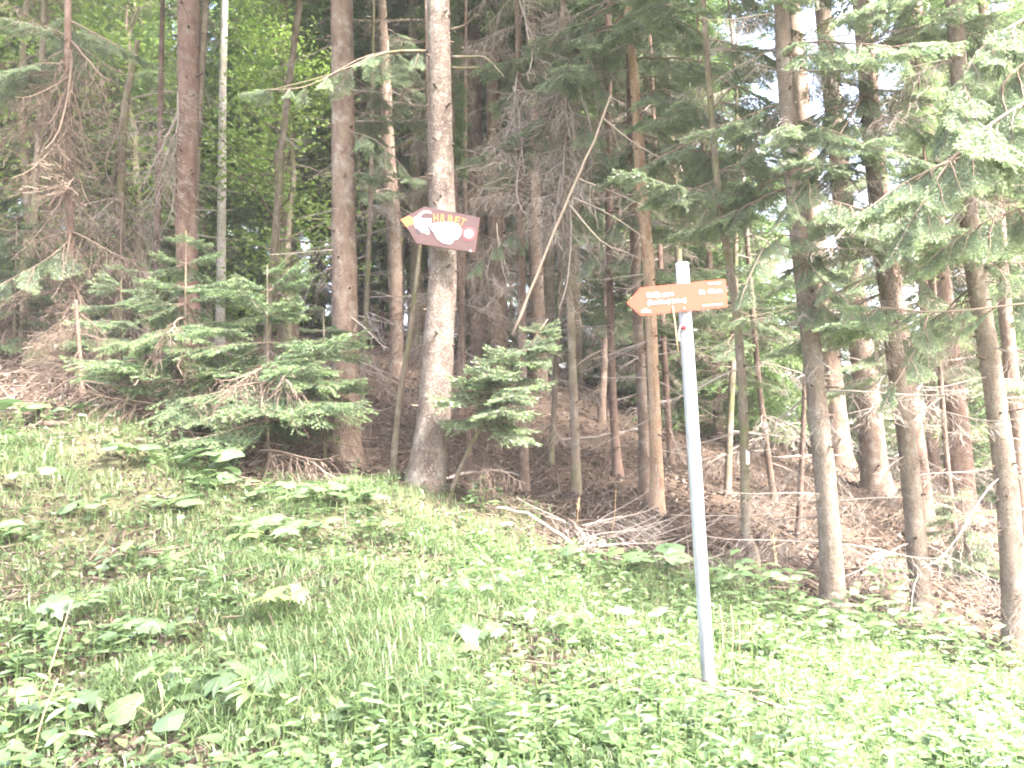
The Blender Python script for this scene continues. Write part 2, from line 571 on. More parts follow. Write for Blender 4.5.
# thin milky volume added to lift the darks, imitates lens veil
m, nt, out = new_mat('veil_volume')
pv = nt.nodes.new('ShaderNodeVolumePrincipled')
pv.inputs['Density'].default_value = 0.0017
pv.inputs['Color'].default_value = (0.97, 0.97, 0.95, 1)
nt.links.new(pv.outputs[0], out.inputs['Volume'])
hz_ = MB()
_zlo, _k = float(GZ.min()) - 1.0, float(np.abs(gx).max()) + 2
hz_.add([(x_, y_, z_) for x_ in (-_k, _k) for y_ in (float(gy.min()) - 2, float(gy.max()) + 2) for z_ in (_zlo, max(50.0, float(GZ.max()) + 2))],
        np.array([[0, 1, 3, 2], [4, 6, 7, 5], [0, 4, 5, 1], [2, 3, 7, 6], [0, 2, 6, 4], [1, 5, 7, 3]]))
tag(hz_.build('veil_haze', m), kind='stuff')


# ------------------------------------------------------------------ branch generators
def branch_skeleton(L, g, lat_gap, sub_gap, droop, width=0.42, curl=0.0, hang=0.25, start=0.10, sub_len=0.36):
    """main axis along +X with side shoots; returns polyline of the axis and arrays of straight shoots (p0, p1, level, frac)"""
    n = 9
    t = np.linspace(0, 1, n)
    ax = np.stack([L * t, L * 0.05 * np.cumsum(g.normal(0, 0.5, n)) / 2, -L * droop * t ** 1.6 + L * droop * 0.55 * t ** 4], -1)
    ax[0] = 0

    def on(u):
        k = u * (n - 1)
        i = min(int(k), n - 2)
        return ax[i] + (ax[i + 1] - ax[i]) * (k - i), unit(ax[i + 1] - ax[i])
    S0, S1, LV, FR = [], [], [], []

    def put(p, q, lv, fr):
        S0.append(p), S1.append(q), LV.append(lv), FR.append(fr)
    for i in range(n - 1):
        put(ax[i], ax[i + 1], 0, t[i])
    u, side = start, 1
    while u < 0.99:
        p, d = on(u)
        prof = min(1.0, (1 - u) * 1.7 + 0.06) * min(1.0, 0.45 + 2.2 * (u - start))
        ll = L * width * prof * g.uniform(0.65, 1.1)
        ang = R(g.uniform(45, 66)) * side
        dd = unit([d[0] * math.cos(ang) - d[1] * math.sin(ang), d[0] * math.sin(ang) + d[1] * math.cos(ang), d[2] - hang * g.uniform(0.3, 1.3)])
        # the lateral bends in two straight pieces
        k = 3
        q = p
        step = ll / k
        pts = [p]
        for j in range(k):
            dd = unit(dd + np.array([0.10, 0, -hang * 0.35 + curl * j]) + g.normal(0, 0.09, 3))
            q2 = q + dd * step
            put(q, q2, 1, (j + 0.5) / k)
            v = sub_gap * g.uniform(0.3, 1)
            s2 = 1
            while v < step:
                w = (j * step + v) / ll
                sl = ll * sub_len * (1 - w * 0.75) * g.uniform(0.6, 1.15)
                if sl > 0.02 and w > 0.12:
                    per = unit(np.cross(dd, [0, 0, 1.0])) * s2
                    sd = unit(dd * 0.75 + per * g.uniform(0.5, 0.85) + np.array([0, 0, -hang * g.uniform(0.2, 1.6)]) + g.normal(0, 0.1, 3))
                    put(q + dd * v, q + dd * v + sd * sl, 2, w)
                s2 = -s2
                v += sub_gap * g.uniform(0.7, 1.3)
            q = q2
        side = -side
        u += lat_gap / L * 0.5 * g.uniform(0.75, 1.25)
    return ax, np.array(S0), np.array(S1), np.array(LV), np.array(FR)


def needles(mbuf, P0, P1, tone, spacing, nlen, nwid, g, mi=0):
    ln = np.linalg.norm(P1 - P0, axis=1)
    cnt = np.maximum(2, np.ceil(ln / spacing)).astype(int)
    ix = np.repeat(np.arange(len(P0)), cnt)
    N = len(ix)
    u = g.random(N)
    d = unit(P1 - P0)[ix]
    pos = P0[ix] + (P1 - P0)[ix] * u[:, None]
    sd = unit(np.cross(d, np.array([0, 0, 1.0]) + g.normal(0, 0.05, (N, 3))))
    up = np.cross(sd, d)
    q = g.uniform(-math.pi, math.pi, N)
    rad = sd * (np.cos(q) * 1.2)[:, None] + up * (np.sin(q) * 0.6 + 0.25)[:, None]
    dr = unit(d * g.uniform(0.7, 1.15, N)[:, None] + unit(rad) * 0.8)
    L_ = nlen * g.uniform(0.75, 1.15, N)
    sw = unit(np.cross(dr, g.normal(0, 1, (N, 3)))) * (nwid * 0.5)
    V = np.stack([pos - sw, pos + sw, pos + dr * L_[:, None]], 1).reshape(-1, 3)
    F = np.arange(3 * N).reshape(-1, 3)
    tn = np.clip(tone[ix] + g.normal(0, 0.07, N), 0, 1)
    mbuf.add(V, F, mi, np.repeat(tn, 3))


def make_bough(L, g, lod=0, droop=0.18, hang=0.25, bare=0.12, width=0.42):
    """live spruce bough, material 0 needles / 1 twigs; returns MB"""
    b = MB()
    if lod == 0:
        lg, sg, sp, nl, nw = 0.055, 0.034, 0.0036, 0.022, 0.0058
    elif lod == 1:
        lg, sg, sp, nl, nw = 0.07, 0.045, 0.0062, 0.027, 0.0088
    else:
        lg, sg, sp, nl, nw = 0.12, 0.10, 0.014, 0.055, 0.020
    k_ = (L / 1.4) ** 0.55
    lg, sg = lg * k_, sg * k_
    ax, S0, S1, LV, FR = branch_skeleton(L, g, lg, sg, droop, 0.5, hang=hang * 0.65, sub_len=0.5)
    V, F = tube(ax, np.linspace(0.009, 0.003, len(ax)) * (0.7 + 0.3 * L), 4, cap=False)
    b.add(V, F, 1, 0.5)
    k = LV == 1
    V, F = prisms(S0[k], S1[k], 0.0028, 0.0016, 3)
    b.add(V, F, 1, 0.5)
    live = ((LV == 0) & (FR > 0.4)) | ((LV == 1) & (FR > 0.1)) | (LV == 2)
    live &= (S0[:, 0] > L * bare)
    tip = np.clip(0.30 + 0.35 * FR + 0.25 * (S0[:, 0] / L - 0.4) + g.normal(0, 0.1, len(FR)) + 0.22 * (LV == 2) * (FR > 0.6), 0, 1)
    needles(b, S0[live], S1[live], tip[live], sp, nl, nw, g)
    return b


def make_dead(L, g, lg=0.10, sg=0.07, droop=0.35, hang=0.5, width=0.45, thick=1.0, start=0.08):
    b = MB()
    ax, S0, S1, LV, FR = branch_skeleton(L, g, lg, sg, droop, width, curl=-0.12, hang=hang, start=start, sub_len=0.55)
    V, F = tube(ax, np.linspace(0.009, 0.003, len(ax)) * thick * (0.7 + 0.3 * L), 4, cap=False)
    b.add(V, F, 0, 0.6)
    # the side twigs wander
    for lv, r in ((1, 0.0032), (2, 0.0021)):
        k = LV == lv
        A, B_ = S0[k], S1[k]
        mid = (A + B_) / 2 + g.normal(0, 0.12, A.shape) * np.linalg.norm(B_ - A, axis=1)[:, None]
        tn = np.repeat(np.clip(g.normal(0.5, 0.22, len(A)), 0, 1), 6)
        V, F = prisms(A, mid, r * thick, r * 0.85 * thick)
        b.add(V, F, 0, tn)
        V, F = prisms(mid, B_, r * 0.85 * thick, r * 0.5 * thick)
        b.add(V, F, 0, tn)
    return b


def xf(arr, M3, off):
    return arr @ M3.T + off


def frame_x(direction, up=(0, 0, 1.0)):
    """3x3 whose X column is the direction, Z close to up"""
    x = unit(direction)
    y = unit(np.cross(up, x))
    z = np.cross(x, y)
    return np.stack([x, y, z], 1)


def merge(dst, src, M3, off):
    v, fs, t = src.arrays()
    n0 = dst.n
    dst.v.append(xf(v, M3, off))
    dst.t.append(t)
    for f, mi in fs:
        dst.f.append((f + n0, mi))
    dst.n += len(v)


def rotz(a):
    c, s = math.cos(a), math.sin(a)
    return np.array([[c, -s, 0], [s, c, 0], [0, 0, 1.0]])


g = np.random.default_rng(5)
BOUGH_N = {L: [make_bough(L, g, 0, g.uniform(0.1, 0.25), g.uniform(0.15, 0.4)) for _ in range(3)] for L in (0.5, 0.9, 1.4, 2.0)}
BOUGH_M = {L: [make_bough(L, g, 1, g.uniform(0.1, 0.25), g.uniform(0.15, 0.4)) for _ in range(3)] for L in (0.5, 0.9, 1.4)}
BOUGH_F = [make_bough(1.6, g, 2, g.uniform(0.12, 0.3), g.uniform(0.25, 0.5)) for _ in range(5)]
DEAD_N = [make_dead(1.3, g, 0.12, 0.10, g.uniform(0.2, 0.5), 0.45) for _ in range(4)]
DEAD_T = [make_dead(1.0, g, 0.10, 0.075, g.uniform(0.3, 0.6), 0.75, 0.55, 1.25) for _ in range(4)]      # dense hanging tangle
DEAD_S = [make_dead(0.9, g, 0.3, 0.25, g.uniform(0.0, 0.25), 0.15, 0.3) for _ in range(4)]        # sparse straight

MESH_BOUGH = {L: [b.mesh('bough', [NEEDLE_Y, TWIG]) for b in bs] for L, bs in BOUGH_N.items()}


def spruce_crown(H, rad, g, lib, Lref, gap=0.36, per=6, name='crown'):
    b = MB()
    z = 0.0
    while z < H - 0.2:
        f = z / H
        rr = rad * (1 - f) ** 0.75 * min(1, 0.6 + f * 2.5) + 0.15
        for k in range(per if f < 0.8 else 4):
            az = g.uniform(0, 6.283)
            L = rr * g.uniform(0.65, 1.15)
            s = L / Lref
            pit = R(-18 + 55 * f ** 1.5) + g.normal(0, 0.1)
            d = np.array([math.cos(az) * math.cos(pit), math.sin(az) * math.cos(pit), math.sin(pit)])
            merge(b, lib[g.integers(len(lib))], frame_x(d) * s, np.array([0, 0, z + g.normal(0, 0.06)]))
        z += gap * g.uniform(0.75, 1.25)
    return b


g = np.random.default_rng(8)
CROWN = [spruce_crown(13, r_, g, BOUGH_F, 1.6, 0.45, 6).mesh('crown', [NEEDLE, TWIG]) for r_ in (2.3, 1.9, 2.1)]


def dead_whorls(z0, z1, g, lib, gap=0.35, per=3, lmin=0.3, lmax=1.1, rad=0.1, Lref=1.0, path=None):
    b = MB()
    z = z0
    while z < z1:
        for k in range(g.integers(1, per + 1)):
            az = g.uniform(0, 6.283)
            L = g.uniform(lmin, lmax)
            pit = R(g.uniform(-25, 12))
            d = np.array([math.cos(az) * math.cos(pit), math.sin(az) * math.cos(pit), math.sin(pit)])
            off = np.array([0, 0, z]) if path is None else path(z)
            merge(b, lib[g.integers(len(lib))], frame_x(d) * (L / Lref), off + d * rad * 0.6)
        z += gap * g.uniform(0.6, 1.4)
    return b


LOWCROWN = [spruce_crown(9, r_, g, BOUGH_F, 1.6, 0.42, 7).mesh('crown', [NEEDLE, TWIG]) for r_ in (1.9, 1.6, 2.2)]
BACK_DEAD = [dead_whorls(0.8, 8, g, DEAD_N, 0.5, 3, 0.5, 1.5, 0.08, 1.3).mesh('dead_branches', DEADTWIG) for _ in range(3)]


def back_trunk(H, r, g):
    n = 40
    t = np.linspace(0, 1, n)
    z = -0.4 + (H + 0.4) * t
    wx = np.cumsum(g.normal(0, 0.012, n)) - 0
    wy = np.cumsum(g.normal(0, 0.012, n))
    rad = r * (1 - 0.85 * t) * (1 + 0.35 * np.exp(-np.maximum(z, 0) / 0.25))
    b = MB()
    V, F = tube(np.stack([wx, wy, z], -1), rad, 12, 0.03, True, g)
    b.add(V, F, 0, 0.5)
    return b


BACK_TRUNK = [[back_trunk(20, 0.15, g).mesh('trunk', mt) for _ in range(2)] for mt in (BARK, BARK_RED, BARK_MOSS)]


LOW_TRUNK = [back_trunk(9, 0.09, g).mesh('trunk', mt) for mt in (BARK, BARK_RED)]


# broadleaf crowns: leaves in clumps along limbs
def leaves_at(mbuf, pos, size, g, tone, mi=0, flat=0.6, fold=0.25):
    N = len(pos)
    nrm = unit(g.normal(0, 1, (N, 3)) * (1 - flat) + np.array([0, 0, 1.0]) * flat * 1.2)
    d = unit(np.cross(nrm, g.normal(0, 1, (N, 3))))
    s = np.cross(nrm, d)
    sz = (size * g.uniform(0.65, 1.2, N))[:, None]
    tip = pos + d * sz
    m_ = pos + d * sz * 0.45
    l_ = m_ + s * sz * 0.32 + nrm * sz * fold * 0.4
    r_ = m_ - s * sz * 0.32 + nrm * sz * fold * 0.4
    V = np.stack([pos, l_, tip, r_], 1).reshape(-1, 3)
    k = np.arange(N)[:, None] * 4
    F = np.concatenate([k + np.array([[0, 1, 2]]), k + np.array([[0, 2, 3]])])
    mbuf.add(V, F, mi, np.repeat(np.clip(tone, 0, 1), 4))


def broad_tree(H, rad, low, g, nleaf, leaf, r0=0.09):
    """returns trunk MB (trunk + limbs) and crown MB"""
    tr, cr = MB(), MB()
    n = 14
    z = np.linspace(-0.3, H * 0.92, n)
    px = np.cumsum(g.normal(0, 0.05, n))
    py = np.cumsum(g.normal(0, 0.05, n))
    px -= px[0]
    py -= py[0]
    ax = np.stack([px, py, z], -1)
    V, F = tube(ax, np.linspace(r0, 0.015, n), 8, 0.03, True, g)
    tr.add(V, F, 0, 0.5)
    pos, tn = [], []
    nl = 26
    for i in range(nl):
        f = low + (1 - low) * (i + g.random()) / nl
        p = np.array([np.interp(f * H, z, px), np.interp(f * H, z, py), f * H])
        az = g.uniform(0, 6.283)
        L = rad * g.uniform(0.6, 1.1) * (1 - 0.6 * ((f - low) / (1 - low)) ** 1.6)
        pit = g.uniform(0.05, 0.7)
        d = np.array([math.cos(az) * math.cos(pit), math.sin(az) * math.cos(pit), math.sin(pit)])
        k = 6
        pts = [p]
        for j in range(k - 1):
            d = unit(d + g.normal(0, 0.14, 3) + np.array([0, 0, -0.03]))
            pts.append(pts[-1] + d * L / (k - 1))
        pts = np.array(pts)
        V, F = tube(pts, np.linspace(r0 * 0.35 * (1 - f * 0.6), 0.005, k), 5, cap=False)
        tr.add(V, F, 0, 0.5)
        m = nleaf // nl
        # flat layered sprays of leaves along the limb
        nc = 7
        for c in range(nc):
            u = g.uniform(0.25, 1.0)
            q = pts[min(int(u * (k - 1)), k - 2)]
            q = q + (pts[min(int(u * (k - 1)) + 1, k - 1)] - q) * g.random()
            q = q + g.normal(0, 0.16, 3) * L
            mm = m // nc
            P = q + g.normal(0, 1, (mm, 3)) * np.array([0.24, 0.24, 0.08]) * (0.6 + 0.3 * L)
            pos.append(P)
            tn.append(np.full(mm, g.uniform(0.15, 0.85)) + g.normal(0, 0.12, mm))
    leaves_at(cr, np.concatenate(pos), leaf, g, np.concatenate(tn))
    return tr, cr


g = np.random.default_rng(21)
BTREE = []
for H, rd, low, nlf, lf in ((8, 2.6, 0.12, 6000, 0.10), (9, 2.4, 0.25, 6000, 0.10), (5.5, 1.9, 0.1, 4500, 0.085)):
    a_, b_ = broad_tree(H, rd, low, g, nlf, lf)
    BTREE.append((a_.mesh('trunk', BARK_MOSS, True), b_.mesh('crown', BEECH)))

# ------------------------------------------------------------------ the individual spruces of the photograph
TREES = []      # (x, y) of every tree stem, used to keep the background trees apart
PATHS = {}


def spruce(key, Y, pts, label, mat=BARK, H=18.0, crown=0, crown_z=6.5, name='spruce_tree', stubs=None, dead=True, cat='tree', group=None, flare=0.35, knots=True, sides=14, cs=1.0, dead_rng=(0.25, 0.9), dead_gap=0.4, dead_lib=None, dead_mat=None, zmax_dead=6.0, dead_z0=0.5):
    """pts: (px, py, width_px) from the base upwards on the vertical plane y = Y"""
    g = np.random.default_rng(sum(ord(c_) * (i_ + 3) * 31 for i_, c_ in enumerate(key)))
    P = np.array([at(px, py, Y) for px, py, w in pts])
    W = np.array([w * Y / F_PX / 2 * 0.94 for _, _, w in pts])
    base = P[0].copy()
    base[2] = float(ground_z(base[0], base[1]))
    P[0] = base if abs(P[0][2] - base[2]) < 0.25 else P[0]
    if P[0][2] > base[2] + 0.05:
        P = np.vstack([[P[0][0] - (P[1][0] - P[0][0]) / (P[1][2] - P[0][2]) * (P[0][2] - base[2]) * 0.6, Y, base[2]], P])
        W = np.concatenate([[W[0] * 1.12], W])
        base = P[0].copy()
    top_z = base[2] + H
    d = unit(P[-1] - P[-2])
    d = unit(d * 0.6 + np.array([0, 0, 0.4]))
    q = P[-1]
    r = W[-1]
    k = 5
    if top_z > q[2] + 0.5:
        for j in range(1, k + 1):
            P = np.vstack([P, q + d * (top_z - q[2]) * j / k])
            W = np.append(W, r * (1 - 0.9 * j / k))
    A = np.column_stack([P, W])
    # resample by height
    zz = A[:, 2]
    dense = smooth_path(A, 70 if H > 6 else 36)
    root = dense[0].copy()
    hgt = dense[:, 2] - base[2]
    dense[:, 3] *= 1 + flare * np.exp(-np.maximum(hgt, 0) / 0.16)
    root[2] -= 0.3
    root[3] = dense[0][3] * 1.05
    dense = np.vstack([root, dense])
    t = thing(name, base, label, cat, group)
    path = lambda z: np.array([np.interp(z + base[2], dense[:, 2], dense[:, 0]), np.interp(z + base[2], dense[:, 2], dense[:, 1]), z + base[2]]) - base
    rad = lambda z: np.interp(z + base[2], dense[:, 2], dense[:, 3])
    PATHS[key] = (path, rad, t, base)
    TREES.append((base[0], base[1]))
    b = MB()
    V, F = tube(dense[:, :3] - base, dense[:, 3], sides, 0.018, True, g)
    b.add(V, F, 0, 0.5)
    if knots:
        # short broken stubs in whorls
        z = 0.35
        A_, B_, r0_, r1_ = [], [], [], []
        while z < min(7.0, H * 0.7):
            for _ in range(g.integers(1, 5)):
                az = g.uniform(0, 6.283)
                dd = np.array([math.cos(az), math.sin(az), g.uniform(-0.3, 0.25)])
                zz_ = z + g.normal(0, 0.03)
                rr = rad(zz_)
                p = path(zz_) + dd * rr * 0.8
                ln = g.choice([0.02, 0.03, 0.05, 0.1], p=[0.4, 0.3, 0.2, 0.1])
                A_.append(p), B_.append(p + dd * (rr * 0.25 + ln))
                q_ = g.uniform(0.05, 0.12) * rr + 0.004
                r0_.append(q_), r1_.append(q_ * 0.65)
            z += g.uniform(0.18, 0.42)
        V, F = prisms(A_, B_, np.array(r0_), np.array(r1_), 6)
        b.add(V, F, 1, np.repeat(g.uniform(0, 0.5, len(A_)), 12))
    b.build('trunk', [mat, TWIG], t, True)
    if dead:
        lib = dead_lib or DEAD_S
        db = dead_whorls(dead_z0, min(zmax_dead, H * 0.6), g, lib, dead_gap, 3, dead_rng[0], dead_rng[1], float(W[0]) * 0.8, 0.9 if lib is DEAD_S else (1.3 if lib is DEAD_N else 1.0), path)
        db.build('dead_branches', dead_mat or DEADTWIG, t)
    if crown is not None:
        cz = min(crown_z, H * 0.6)
        sc_ = (H - cz + 0.3) / 13.0
        dirv = unit(path(H * 0.95) - path(cz))
        ang = g.uniform(0, 6.28)
        zq = Vector(dirv).to_track_quat('Z', 'Y').to_matrix().to_4x4()
        Mx = Matrix.Translation(Vector(path(cz))) @ zq @ Matrix.Rotation(ang, 4, 'Z') @ Matrix.Diagonal((sc_ * cs * 1.1, sc_ * cs * 1.1, sc_, 1))
        child('crown', CROWN[crown % 3], t, Mx)
    return t


G_EDGE = None
spruce('sign_tree', 7.0, [(425, 492, 45), (432, 432, 37), (438, 350, 33), (443, 250, 29), (440, 120, 26), (438, 0, 25)],
       'thick pale spruce trunk carrying the brown HRBET board', BARK_BIG, 22, 0, 7.0, flare=0.0, dead=False, sides=22)
spruce('brown_tree', 8.6, [(346, 465, 34), (345, 380, 29), (344, 250, 27), (343, 130, 25), (342, 0, 24)],
       'straight thick brown spruce trunk behind the green young spruces, left of the board tree', BARK, 21, 1, 7.0, flare=0.25)
spruce('red_tree', 10.0, [(196, 420, 24), (186, 240, 22), (188, 120, 22), (189, 0, 24)],
       'thick reddish brown spruce trunk with a thin mossy stem against its side', BARK_RED, 20, 2, 6.5)
spruce('red_tree_mate', 10.1, [(197, 420, 11), (193, 240, 11), (197, 120, 10), (206, 0, 8)],
       'thin mossy stem leaning against the thick reddish brown trunk', BARK_MOSS, 15, None, 6.5, cat='tree', dead=False)
spruce('birch', 13.0, [(219, 370, 11), (221, 290, 10), (222, 180, 9), (223, 80, 8), (225, 0, 7)],
       'slim pale white barked trunk right of the reddish brown trunk', BARK_BIRCH, 14, None, 6, name='birch_tree', knots=False, dead=False)
spruce('left_thin', 8.8, [(74, 395, 9), (70, 220, 8), (68, 100, 8), (68, 0, 7)],
       'slender dark straight spruce stem, leftmost of the long stems', BARK_RED, 14, 1, 6.5, dead_lib=DEAD_N, dead_mat=BROWNTWIG, dead_rng=(0.6, 1.4), dead_gap=0.28, zmax_dead=4)
spruce('left_wide', 14.0, [(50, 330, 20), (52, 180, 19), (54, 60, 18), (55, 0, 17)],
       'broad dim trunk standing behind the slender dark leftmost stem', BARK, 20, 2, 7)
spruce('left_snag', 10.5, [(116, 350, 11), (120, 230, 9), (124, 120, 8), (132, 70, 7), (138, 40, 6)],
       'short mossy broken snag among the bright broad leaves at left', BARK_MOSS, 4.2, None, name='dead_tree', dead=True, dead_lib=DEAD_T, dead_rng=(0.5, 1.0), dead_gap=0.2)
spruce('mossy_sapling', 7.5, [(83, 402, 6), (81, 370, 4.5), (78, 330, 4), (76, 300, 3.5)],
       'very thin brown sapling stem with a mossy foot at the left forest edge', BARK_RED, 1.2, None, name='young_tree', dead=True, dead_lib=DEAD_N, dead_mat=BROWNTWIG, dead_rng=(0.3, 0.6), dead_gap=0.2, knots=False)
spruce('slim_leaning', 11.0, [(268, 330, 8), (274, 250, 8), (284, 130, 7), (292, 60, 7), (300, 0, 7)],
       'slim dark stem leaning to the right between the white barked trunk and the brown trunk', BARK_MOSS, 13, None, 6, dead_rng=(0.3, 0.8))
spruce('back_lean', 13.0, [(397, 385, 15), (396, 320, 14), (394, 230, 16), (388, 150, 15), (385, 60, 11), (382, 0, 9)],
       'grey brown trunk bent to the left, first trunk left of the board tree', BARK, 17, 0, 8)
spruce('back_grey', 16.0, [(417, 400, 13), (416, 200, 13), (414, 0, 12)],
       'dim grey trunk half hidden just left of the board', BARK_MOSS, 20, 1, 8)
spruce('thin_birch', 7.4, [(392, 472, 8), (396, 430, 7), (402, 380, 6.5), (409, 340, 5.5), (419, 256, 4)],
       'thin pale crooked stem leaning towards the foot of the board tree', BARK_MOSS, 2.6, None, name='young_tree', dead=False, flare=0.1, knots=False, sides=8)
spruce('pair_a', 15.0, [(480, 400, 19), (478, 300, 18), (476, 200, 17), (474, 0, 15)],
       'left trunk of the knotty grey pair just right of the board tree', BARK, 19, 1, 7, dead_lib=DEAD_N, dead_rng=(0.6, 1.6))
spruce('pair_b', 14.6, [(500, 410, 22), (498, 300, 20), (496, 200, 18), (492, 0, 16)],
       'right trunk of the knotty grey pair just right of the board tree', BARK, 20, 2, 7, dead_lib=DEAD_N, dead_rng=(0.6, 1.6))
spruce('mid_thin', 8.5, [(525, 492, 10), (523, 400, 9.5), (521, 256, 9), (519, 120, 8), (518, 0, 7)],
       'slender brown trunk behind the bright young spruce beside the board tree', BARK, 14, 0, 7, dead_lib=DEAD_T, dead_rng=(0.4, 0.9), dead_gap=0.34, zmax_dead=7, dead_z0=2.6)
spruce('mid_back', 14.0, [(541, 440, 16), (538, 320, 15), (534, 200, 14), (530, 0, 12)],
       'wider dim trunk close behind the slender brown trunk at mid picture', BARK, 19, 1, 7)
spruce('mid_slim', 8.3, [(577, 497, 10), (575, 430, 9), (571, 330, 8.5), (566, 150, 8), (563, 0, 7)],
       'slender straight trunk just left of the pale leaning dead pole', BARK_MOSS, 15, 2, 7.5, dead_lib=DEAD_T, dead_rng=(0.4, 0.9), dead_gap=0.38, zmax_dead=7, dead_z0=2.4)
spruce('mid_dark', 9.6, [(620, 500, 12), (614, 420, 8.5), (610, 300, 8), (608, 120, 7), (607, 40, 6)],
       'thin dark reddish trunk left of the stripped pale trunk', BARK_RED, 12, None, 7)
spruce('mid_grey', 8.6, [(645, 497, 12), (643, 420, 11), (637, 300, 10.5), (633, 180, 10), (630, 60, 9)],
       'greyish trunk touching the stripped pale trunk behind the hiking sign', BARK, 15, 0, 7)
spruce('stripped', 8.0, [(657, 514, 17), (656, 450, 13), (652, 350, 12), (648, 260, 12), (641, 180, 13), (635, 90, 10), (628, 0, 9)],
       'pale trunk with peeling orange bark behind the hiking sign', BARK_STRIP, 16, 1, 7.5, flare=0.1)
spruce('crook', 6.9, [(753, 575, 15), (753, 555, 12), (746, 525, 10), (744, 430, 9.5), (738, 330, 9), (728, 256, 8.5), (718, 190, 8), (710, 95, 7)],
       'slender trunk with a crooked foot just right of the steel pole', BARK_MOSS, 13, None, 6.5, flare=0.1)
spruce('edge_a', 6.4, [(834, 612, 24), (828, 510, 22), (819, 420, 21), (810, 330, 20), (795, 200, 18), (784, 60, 17), (781, 0, 16)],
       'thick pale spruce trunk rising from the sunlit weeds, first right of the crooked slender trunk', BARK_EDGE, 19, 1, 6.5, dead_rng=(0.3, 1.1), dead_gap=0.28, dead_lib=DEAD_N)
spruce('edge_b', 6.7, [(925, 634, 22), (916, 540, 20), (908, 450, 19), (899, 390, 18), (886, 280, 17), (873, 170, 16), (864, 60, 15), (859, 0, 14)],
       'spruce trunk at the weedy edge between the two thickest right hand trunks', BARK_EDGE, 19, 2, 6.5, dead_rng=(0.3, 1.1), dead_gap=0.28, dead_lib=DEAD_N)
spruce('edge_c', 6.3, [(1018, 660, 26), (1012, 560, 23), (1006, 480, 22), (990, 360, 20), (973, 256, 19), (966, 170, 18), (958, 60, 17)],
       'outermost spruce trunk at the far right edge of the weedy bank', BARK_EDGE, 19, 0, 6.5, dead_rng=(0.3, 1.1), dead_gap=0.28, dead_lib=DEAD_N)
spruce('right_wide', 11.0, [(960, 490, 30), (956, 430, 27), (945, 330, 24), (937, 256, 22), (928, 150, 20), (918, 60, 18), (913, 0, 17)],
       'broad dark trunk standing on the back of the bank between two sunlit right hand trunks', BARK_RED, 21, 1, 12)
spruce('right_mid', 12.0, [(876, 480, 28), (870, 420, 26), (858, 320, 24), (846, 230, 22), (836, 130, 20), (826, 40, 18)],
       'broad brown trunk in the shade right of the thick pale edge trunk', BARK, 20, 2, 12)
spruce('right_back', 14.0, [(842, 470, 24), (832, 380, 22), (822, 300, 21), (814, 220, 20), (800, 90, 18), (792, 0, 17)],
       'dim trunk half hidden behind the thick pale edge trunk', BARK, 20, 0, 12)
spruce('right_upper', 9.5, [(925, 520, 20), (920, 470, 18), (905, 370, 18), (890, 260, 18), (878, 170, 18), (868, 60, 16)],
       'shaded reddish trunk close behind the weedy edge trunk', BARK_RED, 18, 1, 10)
spruce('right_far', 10.0, [(1022, 500, 17), (1017, 430, 15), (1008, 340, 14), (1001, 256, 13), (992, 120, 12)],
       'shaded trunk just right of the outermost sunlit trunk', BARK, 17, 2, 10)
spruce('right_dark', 14.0, [(936, 490, 13), (932, 430, 12), (926, 330, 11), (920, 230, 10)],
       'thin dark trunk left of the broad dark trunk on the back of the bank', BARK_RED, 17, 0, 13)
spruce('slim_a', 9.5, [(727, 560, 8), (728, 480, 7), (731, 400, 7), (735, 320, 6)],
       'thin shaded stem just right of the steel pole behind it', BARK_MOSS, 7, None, dead=True)
spruce('slim_b', 8.6, [(797, 570, 6), (800, 500, 6), (803, 430, 5), (805, 360, 4)],
       'very thin shaded stem left of the thick pale edge trunk', BARK_RED, 4.5, None, dead=True)
for i, (px_, Y_, w_, hgt_, ln_) in enumerate([(455, 10.5, 6, 9, 4), (468, 9.6, 5, 6, -6), (548, 9.8, 6, 10, 5), (600, 12.0, 8, 13, 4), (668, 10.4, 7, 10, -6), (690, 11.5, 9, 14, -8),
                                        (768, 9.8, 7, 9, -12), (945, 9.0, 6, 8, -10), (360, 11.0, 6, 8, 5), (436, 12.0, 9, 14, -3), (150, 11.5, 8, 12, 4), (20, 10.5, 9, 13, 8)]):
    xw = (px_ - 512) / F_PX * Y_
    zb = float(ground_z(xw, Y_))
    v0 = proj((xw, Y_, zb))
    spruce('thin%d' % i, Y_, [(v0[0], v0[1], w_), (v0[0] + ln_ * 1.2, v0[1] - 110, w_ * 0.92), (v0[0] + ln_ * 2, v0[1] - 220, w_ * 0.85)],
           'thin bare spruce pole among the thicker trunks', (BARK, BARK_RED, BARK_MOSS)[i % 3], hgt_, i if i % 2 else None, 8, dead_lib=DEAD_N, dead_rng=(0.4, 1.3), dead_gap=0.3, dead_mat=(DEADTWIG, BROWNTWIG)[i % 2],
           group='thin spruce poles in the forest shade', sides=8, cs=0.6)
# an edge spruce just outside the right of the picture, its boughs hang in
OUT = at(1024 + 330, 600, 5.2)
OUT[2] = float(ground_z(OUT[0], OUT[1]))
big = thing('spruce_tree', OUT, 'sunlit spruce whose pale boughs hang in from the right edge', 'tree')
b = back_trunk(19, 0.17, np.random.default_rng(3))
child('trunk', b.mesh('trunk', BARK), big)
child('crown', CROWN[0], big, Matrix.Translation((0, 0, 8.0)) @ Matrix.Diagonal((0.7, 0.7, 0.85, 1)))
TREES.append((OUT[0], OUT[1]))

# ------------------------------------------------------------------ boughs placed on their trees
_bg = np.random.default_rng(77)


